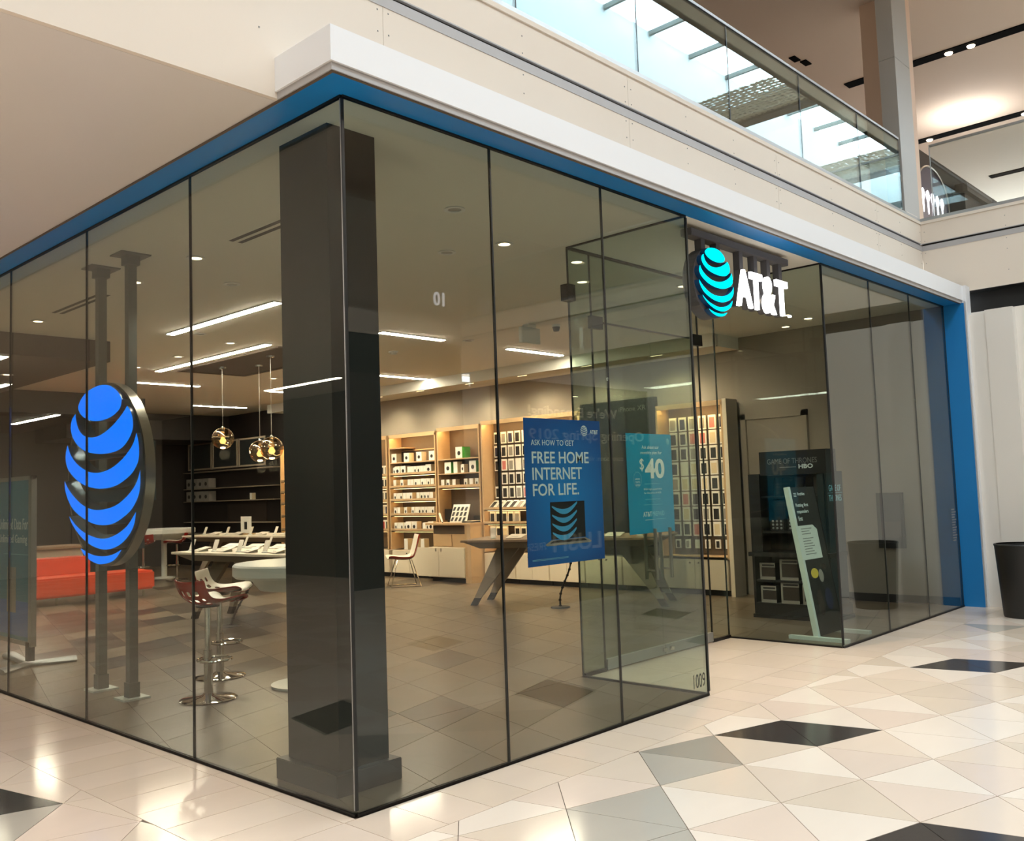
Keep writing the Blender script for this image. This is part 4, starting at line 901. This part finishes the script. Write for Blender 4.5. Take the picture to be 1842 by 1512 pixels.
# shell chair by the counter
t = thing('shell_chair', 'white shell chair on thin chrome legs before the product wall', 'chair', (0, 0, 0))
shell('seat_shell', shell_mesh(lambda s: .21*(1-.1*s), [(.27, .47), (.22, .475), (.08, .455), (-.08, .45), (-.17, .49), (-.22, .60), (-.26, .75), (-.29, .86)], (14, 20)), X['shellred'], X['shellwhite'], t)
for a, b in ((.2, .17), (.2, -.17), (-.2, .17), (-.2, -.17)): obj('leg', tube([(a*.6, b*.6, .45), (a*1.25, b*1.2, .01)], .008, 8), X['chrome'], t)
for s in (-1, 1): obj('runner', tube([(.25, s*.204, .01), (-.25, s*.204, .01)], .008, 8), X['chrome'], t)
obj('cross_bar', tube([(.25, -.2, .012), (.25, .2, .012)], .008, 8), X['chrome'], t)
t.location = (7.42, 8.48, 0); t.rotation_euler.z = math.radians(150)
# sofa and counter at the left
t = thing('bench_sofa', 'orange-red upholstered bench with a raised back block on steel legs', 'sofa', (3.4, 11.9, 0))
obj('seat_block', box(2.2, 11.5, .12, 4.5, 12.2, .43, bevel=.03), X['sofa'], t, smooth=True); obj('back_block', box(2.2, 12.2, .12, 3.72, 12.75, .70, bevel=.03), X['sofa'], t, smooth=True)
for x in (2.45, 2.95, 3.75, 4.35): obj('leg', tube([(x, 11.62, 0), (x, 11.62, .13)], .018, 10), X['chrome'], t); obj('leg', tube([(x, 12.6 if x < 3.7 else 12.1, 0), (x, 12.6 if x < 3.7 else 12.1, .13)], .018, 10), X['chrome'], t)
t = thing('service_counter', 'low pale counter with a dark top behind the orange sofa', 'counter', (3.4, 13.9, 0))
obj('body', box(3.2, 13.6, 0, 4.15, 14.3, .80), X['cabinet'], t); obj('top', box(2.6, 13.5, .80, 4.25, 14.35, .84), X['woodtop'], t); obj('end_panel', box(2.6, 13.55, 0, 2.66, 14.3, .8), X['woodtop'], t)
t = thing('till', 'dark till screen on the low pale counter', 'till', (3.2, 13.9, .84)); obj('foot', box(3.1, 13.8, .84, 3.4, 14.0, .86), X['black'], t); obj('screen', box(2.95, 13.88, .88, 3.55, 13.92, 1.1), X['black'], t); obj('neck', box(3.2, 13.9, .86, 3.3, 13.96, .9), X['black'], t)
X['traylight'] = emis('tray light strip', (255, 206, 140), 11)
X['shelfled'] = emis('warm shelf light strip', (255, 210, 150), 60)
# ================================================================ PRODUCT WALL
BX, FX = 8.80, 8.50                                     # back panel and front edge of the bays
def bay(y0, y1, z0, z1, label, left=True, right=True):
    t = thing('shelf_bay', label, 'shelving', (8.6, (y0+y1)/2, z0))
    obj('back_panel', box(BX, y0, z0, 8.88, y1, z1), X['backpanel'], t)
    if right: obj('side_panel', box(FX, y0, z0, BX, y0+.03, z1), X['wood'], t)
    if left: obj('side_panel', box(FX, y1-.03, z0, BX, y1, z1), X['wood'], t)
    obj('top_panel', box(FX, y0, z1, 8.88, y1, z1+.03), X['wood'], t)
    obj('light_strip', box(FX+.02, y0+.05, z1-.012, FX+.06, y1-.05, z1-.001), X['shelfled'], t)
    obj('light_lip', box(FX, y0, z1-.04, FX+.008, y1, z1), X['wood'], t)
    return t
def ledge(t, y0, y1, z, lip=.05, x0=FX, th=.02, nm='shelf'):
    b = box(x0, y0, z-th, BX, y1, z)
    if lip: box(x0, y0, z-th, x0+.015, y1, z+lip-th, b)
    o = obj(nm, b, X['wood'], t)
    if lip and th < .03: obj('light_strip', box(x0+.06, y0+.03, z-th-.006, x0+.09, y1-.03, z-th-.001), X['traylight'], o)
    return o
bR = bay(2.86, 3.97, .50, 2.68, 'maple-edged product bay nearest the entrance, hung with phone cases'); lr = ledge(bR, 2.89, 3.94, .54, .03, th=.04)
bM = bay(5.42, 7.62, .52, 2.74, 'maple-edged product bay left of the large blue poster, hung with phone cases')
for z in (1.24, 1.00, .75): ledge(bM, 5.45, 7.59, z, .06)
bC = bay(7.66, 8.76, 1.03, 2.70, 'shelf bay above the counter with green and white boxes')
for z in (2.16, 1.90): ledge(bC, 7.69, 8.73, z, 0)
ledge(bC, 7.69, 8.73, 1.64, .07)
bL = bay(8.80, 10.14, .52, 2.66, 'maple shelf bay full of small white boxes behind the white chair')
TR = (1.92, 1.68, 1.43, 1.16, .87)
ledge(bL, 8.83, 10.11, 2.16, 0)
for z in TR: ledge(bL, 8.83, 10.11, z, .06)
ledge(bL, 9.7, 10.11, 2.44, 0); obj('rail', box(BX-.02, 8.83, 2.38, BX, 10.11, 2.40), X['wood'], bL)
bF = bay(10.2, 13.9, .52, 2.66, 'long product bay hidden mostly behind the dark column')
for z in TR: ledge(bF, 10.23, 13.87, z, .06)
t = thing('end_panel', 'tall pale panel closing the right end of the product wall', 'panel', (8.6, 2.83, 0)); obj('board', box(8.5, 2.80, 0, 8.80, 2.85, 2.72), X['party'], t); obj('edge', box(8.49, 2.795, 0, 8.5, 2.855, 2.72), X['cabinet'], t)
t = thing('wall_poster', 'tall black poster on the product wall behind the entrance doors', 'poster', (8.55, 4.6, .6)); obj('panel', box(8.52, 3.99, .66, 8.6, 5.40, 2.86), X['gameblack'], t)
fit_text('headline', 'iPhone XR', ((8.5195, 4.65, 2.68), (0, -1, 0), (0, 0, 1)), .5, .075, X['greyink'], t, .001); obj('picture', prism([(.5*math.cos(a)*.35, .9*math.sin(a)*.8) for a in [2*math.pi*k/24 for k in range(24)]], ((8.518, 4.75, 1.7), (0, -1, 0), (0, 0, 1)), .002), X['recess'], t)
def base_cab(y0, y1, label, x0=8.5, top=.5):
    t = thing('base_cabinet', label, 'cabinet', (8.65, (y0+y1)/2, 0), 0, 'white base cabinets')
    obj('carcass', box(x0+.02, y0, .08, 8.88, y1, top), X['cabinet'], t); obj('toe_kick', box(x0+.08, y0, 0, 8.86, y1, .08), X['black'], t)
    m_ = (y0+y1)/2
    for a, b in ((y0, m_), (m_, y1)):
        d = obj('door', box(x0, a+.004, .085, x0+.02, b-.004, top-.004), X['cabinet'], t); ky = a+.07 if a == m_ else b-.07
        obj('lock', lathe([(0, -.012), (.012, -.012), (.012, 0), (0, 0)], (0, 0, 0), 10), X['ink'], d, world=False).matrix_local = Matrix.Translation(Vector((x0-.003, ky, top-.05))-BASE[d.name])@Matrix.Rotation(math.pi/2, 4, 'Y')
for i, (a, b) in enumerate(((2.9, 3.95), (3.97, 4.68), (4.70, 5.40), (5.42, 6.14), (6.16, 6.88), (6.90, 7.62), (9.1, 10.1), (10.2, 11.4), (11.42, 12.6), (12.62, 13.9))): base_cab(a, b, 'white base cabinet on a black plinth under the product wall, %s from the right end' % ORD[i])
# counter
t = thing('shop_counter', 'maple and white counter unit standing out from the product wall', 'counter', (8.5, 8.4, 0))
obj('carcass', box(8.22, 7.80, .08, 8.79, 8.76, .60), X['cabinet'], t); obj('toe_kick', box(8.30, 7.82, 0, 8.79, 8.74, .08), X['black'], t)
for a, b in ((7.805, 8.46), (8.465, 9.055)):
    d = obj('door', box(8.20, a, .09, 8.22, b, .595), X['cabinet'], t); obj('handle', box(8.185, (b-.08 if a < 8 else a+.05), .53, 8.20, (b-.06 if a < 8 else a+.07), .585), X['steel'], d)
obj('riser', box(8.34, 7.82, .60, 8.79, 8.74, .99), X['wood'], t); obj('riser_panel', box(8.325, 8.25, .62, 8.34, 8.72, .82), X['wood'], t); obj('riser_panel', box(8.33, 7.84, .83, 8.34, 8.72, .975), X['backpanel'], t); obj('top', box(8.20, 7.65, .99, 8.795, 8.79, 1.025), X['wood'], t); obj('side_return', box(8.22, 7.66, 0, 8.80, 7.80, .99), X['wood'], t)
t = thing('sample_board', 'slanted white sample board with rows of dark swatches on the counter', 'display board', (8.45, 8.25, 1.025)); bm = prism([(0, 0), (.42, 0), (.42, .33), (0, .33)], ((8.40, 8.36, 1.03), (0, -1, 0), Vector((.35, 0, 1)).normalized()), .012); obj('board', bm, X['card'], t)
for i in range(4):
    for j in range(3): obj('swatch', prism([(0, 0), (.055, 0), (.075, .07), (.02, .07)], (Vector((8.40, 8.34-.1*i, 1.05))+Vector((.35, 0, 1)).normalized()*(.095*j)+Vector((-.003, 0, .001)), (0, -1, 0), Vector((.35, 0, 1)).normalized()), .002), X['ink'], t)
t = thing('counter_tray', 'black tray of leaflets at the right end of the counter', 'tray', (8.5, 7.9, 1.025)); obj('tray', box(8.35, 7.73, 1.026, 8.65, 8.0, 1.05), X['ink'], t); obj('leaflet', box(8.38, 7.76, 1.05, 8.62, 7.95, 1.056), X['kraft'], t); obj('holder', box(8.62, 7.74, 1.05, 8.64, 7.98, 1.14), X['ink'], t)
t = thing('counter_screen', 'black screen standing at the left end of the counter', 'screen', (8.6, 8.75, 1.025)); obj('screen', box(8.60, 8.30, 1.07, 8.63, 8.70, 1.26), X['black'], t); obj('foot', box(8.55, 8.42, 1.026, 8.7, 8.58, 1.07), X['black'], t)
t = thing('scanner', 'white pen-like scanner leaning beside the black screen', 'scanner', (8.4, 8.55, 1.025)); obj('body', tube([(8.30, 8.44, 1.035), (8.34, 8.56, 1.19)], [.014, .02], 10), X['shellwhite'], t); obj('tip', tube([(8.299, 8.435, 1.029), (8.30, 8.44, 1.036)], [.008, .014], 8), X['ink'], t)

# ---- small goods: one mesh per look, every piece an object of its own
def case_mesh(w_, h_, inset, d=.022):
    bm = box(-d, -w_/2, 0, 0, w_/2, h_)
    e = .014; bx2 = box(-d-.002, -w_/2+e+.004, h_*.09, -d, w_/2-e-.004, h_*.84); me = bpy.data.meshes.new('t'); bx2.to_mesh(me); bx2.free()
    n0 = len(bm.faces); bm.from_mesh(me); bpy.data.meshes.remove(me); bm.faces.ensure_lookup_table()
    for f in bm.faces[n0:]: f.material_index = 1
    n1 = len(bm.faces); tube([(-d*.5, 0, h_*.95), (.05, 0, h_*1.0)], .004, 5, bm); bm.faces.ensure_lookup_table()
    for f in bm.faces[n1:]: f.material_index = 2
    me = bpy.data.meshes.new('case_pack'); bmesh.ops.recalc_face_normals(bm, faces=bm.faces[:]); bm.to_mesh(me); bm.free()
    for m in (X['card'], X[inset], X['steel']): me.materials.append(m)
    return me
COL = {'ink': 'black', 'grey': 'grey', 'pink': 'pink', 'navy': 'dark blue', 'red': 'red', 'yellow': 'yellow', 'kraft': 'cream', 'card': 'white', 'green': 'green'}
CM = {k: case_mesh(.122, .20, k) for k in COL}
SM = {k: case_mesh(.085, .125, k) for k in COL}
def put_mesh(name, me, loc, label, cat, group, rx=0):
    o = bpy.data.objects.new(name, me); C.objects.link(o); o.location = loc; o.rotation_euler.y = rx; tag(o, label, cat, group); return o
prnd = random.Random(11)
bag = ['ink']*11+['grey']*4+['pink']*2+['navy']*2+['kraft']*2+['red', 'card']
for i in range(9):
    for j in range(6):
        z = 2.33-.217*i; y = 3.83-.165*j
        if i == 8: put_mesh('case_pack', SM[prnd.choice(['grey', 'ink', 'card'])], (BX-.05, y, z+.04), 'small white pack on the lowest row of the entrance bay, %s from the left' % ORD[j], 'package', 'packs in the entrance bay')
        else:
            c = prnd.choice(bag); put_mesh('case_pack', CM[c], (BX-.05, y, z), 'white pack with %s case, entrance bay, %s row from top, %s from left' % (COL[c], ORD[i], ORD[j]), 'package', 'packs in the entrance bay')
for i in range(5):
    for j in range(12):
        z = 2.43-.235*i; y = 7.46-.165*j
        if (i, j) in ((3, 0), (2, 7), (4, 9)): continue
        c = prnd.choice(bag); put_mesh('case_pack', CM[c], (BX-.05, y, z-.06), 'white pack with %s case, middle bay, %s row from top, %s from left' % (COL[c], ORD[i], ORD[j]), 'package', 'packs in the middle bay')
for j in range(13): c = prnd.choice(['ink', 'ink', 'grey']); put_mesh('case_pack', CM[c], (FX+.07, 7.48-.155*j, 1.25), 'white pack tilted on the upper ledge, middle bay, %s from left' % ORD[j], 'package', 'tilted packs of the middle bay', math.radians(52))
for r, (z, s) in enumerate(((1.0, 'middle'), (.75, 'lower'))):
    for j in range(14):
        if (r, j) in ((0, 5), (1, 3)): continue
        c = prnd.choice(bag); put_mesh('case_pack', CM[c], (FX+.13, 7.5-.145*j, z), 'white pack with %s case on the %s ledge, middle bay, %s from left' % (COL[c], s, ORD[j]), 'package', 'standing packs of the middle bay')
def carton_mesh(w_, h_, d, front, side, mark):
    bm = box(0, -w_/2, 0, d, w_/2, h_)
    for f in bm.faces:
        f.normal_update(); f.material_index = 1 if f.normal.y < -.5 else 0
    n0 = len(bm.faces)
    if mark: prism([(w_*.22*math.cos(a)*1.1, h_*.2*math.sin(a)) for a in [2*math.pi*k/8 for k in range(8)]], ((-.0012, 0, h_*.45), (0, -1, 0), (0, 0, 1)), .0012, bm)
    bm.faces.ensure_lookup_table()
    for f in bm.faces[n0:]: f.material_index = 2
    bmesh.ops.recalc_face_normals(bm, faces=bm.faces[:])
    me = bpy.data.meshes.new('carton'); bm.to_mesh(me); bm.free()
    for m in (X[front], X[side], X['ink']): me.materials.append(m)
    return me
KM = {'plain': carton_mesh(.085, .15, .10, 'card', 'kraft', False), 'dotted': carton_mesh(.085, .15, .10, 'card', 'kraft', True), 'wide': carton_mesh(.15, .17, .12, 'card', 'kraft', True), 'green': carton_mesh(.17, .20, .20, 'card', 'green', True), 'tall': carton_mesh(.10, .20, .12, 'card', 'kraft', False)}
SHN = ('upper thin shelf', 'first tray', 'second tray', 'third tray', 'fourth tray', 'lowest tray')
for r, z in enumerate((2.16,)+TR):
    y = 10.02; j = 0
    while y > 8.92 and j < 12:
        kd = 'wide' if r == 0 else prnd.choice(['plain', 'dotted', 'dotted', 'plain', 'wide'] if r in (1, 5) else ['plain', 'dotted'])
        put_mesh('carton', KM[kd], (FX+.03+.01*prnd.random(), y, z), 'white %s carton, %s of the left bay, %s from left' % (kd, SHN[r], ORD[j]), 'carton', 'cartons of the left bay')
        y -= (.36 if r == 0 else .165 if kd == 'wide' else .092)+(.12 if prnd.random() < .12 else 0); j += 1
for j, y in enumerate((9.75, 9.5, 9.28)): put_mesh('carton', KM['tall'], (FX+.05, y, .52), 'tall white carton on the cabinet top behind the white chair, %s from the left' % ORD[j], 'carton', 'cartons of the left bay')
for j, y in enumerate((8.2,)): put_mesh('carton', KM['green'], (FX+.02, y, 2.16), 'white and green carton alone on the top shelf above the counter', 'carton', 'cartons above the counter')
for j, (y, k_) in enumerate(((8.50, 'green'), (8.30, 'tall'), (8.12, 'dotted'), (7.86, 'green'))): put_mesh('carton', KM[k_], (FX+.02, y, 1.90), 'carton on the second shelf above the counter, %s from the left' % ORD[j], 'carton', 'cartons above the counter')
for j, y in enumerate((8.66, 8.52, 8.36, 8.06, 7.92, 7.78)): put_mesh('carton', KM['dotted' if j % 2 else 'plain'], (FX+.03, y, 1.64), 'small white carton on the tray above the counter, %s from the left' % ORD[j], 'carton', 'cartons above the counter')
for r, z in enumerate(TR):
    for j in range(4): put_mesh('case_pack', CM[prnd.choice(bag)], (FX+.1, 10.32+.13*j, z), 'pack at the near end of the hidden bay beside the column, shelf %s, %s along' % (ORD[r], ORD[j]), 'package', 'packs of the hidden bay')
# ---- dark shelving deep in the shop
t = thing('dark_shelving', 'dark wall shelving with thin pale shelf edges deep in the shop', 'shelving', (8.6, 16, 0))
for z in (2.28, 1.87, 1.56, 1.05, .77): obj('shelf', box(8.5, 14.2, z-.02, 8.82, 18.3, z), X['tablegrey'], t)
obj('back_board', box(8.79, 14.2, .3, 8.82, 18.3, 2.3), X['darkwall'], t); obj('middle_board', box(8.76, 14.9, 1.06, 8.79, 16.6, 1.54), X['recess'], t); obj('low_cabinet', box(8.4, 14.2, 0, 8.82, 18.3, .55), X['recess'], t)
for y in (14.5, 15.7, 16.9): 
    c = obj('glass_cupboard', box(8.52, y, 2.32, 8.80, y+1.16, 2.98), X['plinth'], t); bm = box(8.505, y, 2.32, 8.52, y+1.16, 2.36); box(8.505, y, 2.94, 8.52, y+1.16, 2.98, bm); box(8.505, y, 2.36, 8.52, y+.05, 2.94, bm); box(8.505, y+1.11, 2.36, 8.52, y+1.16, 2.94, bm); obj('cupboard_frame', bm, X['tablegrey'], c)
hm = carton_mesh(.26, .24, .2, 'grey', 'grey', True)
for r, z in enumerate((1.87, 1.56)):
    for j in range(4): put_mesh('carton', hm, (8.52, 18.05-.28*j, z+.0), 'grey carton on the dark shelving, %s row, %s from left' % (('upper', 'lower')[r], ORD[j]), 'carton', 'grey cartons on the dark shelving')
put_mesh('carton', KM['plain'], (8.55, 15.2, 1.56), 'single small white box at the right of the dark shelving', 'carton', 'grey cartons on the dark shelving')
# ================================================================ HOARDING ACROSS THE HALL (seen mirrored in the glass)
t = thing('hoarding', 'grey hoarding with pale announcement lettering, mirrored in the shop front', 'hoarding', (7.4, -4.45, 0))
obj('boarding', box(5.6, -4.52, 0, 9.0, -4.45, 3.0), X['greybrown'], t); fr_ = lambda x, z: ((x, -4.449, z), (-1, 0, 0), (0, 0, 1))
pal = mat('pale lettering', (240, 226, 206), .5)
fit_text('announcement', "We're Expanding!", fr_(8.2, 2.5), 1.95, .19, pal, t, .001, .01); fit_text('announcement', 'Opening Spring 2019', fr_(8.85, 2.18), 2.6, .19, pal, t, .001, .01); fit_text('announcement', 'come soon, visit us at', fr_(8.3, 1.92), 1.2, .08, pal, t, .001)
fit_text('brand_name', 'LUSH', fr_(7.7, .70), 1.05, .24, pal, t, .001, .02); fit_text('announcement', 'FRESH', fr_(6.5, .75), .4, .1, pal, t, .001)
t = thing('level_number', 'white number hung high across the hall, mirrored in the glass', 'sign', (8.5, -8.9, 5)); fit_text('digits', '10', ((8.66, -8.62, 4.97), (-1, 0, 0), (0, 0, 1)), .26, .26, X['signglow'], t, .01, .01)
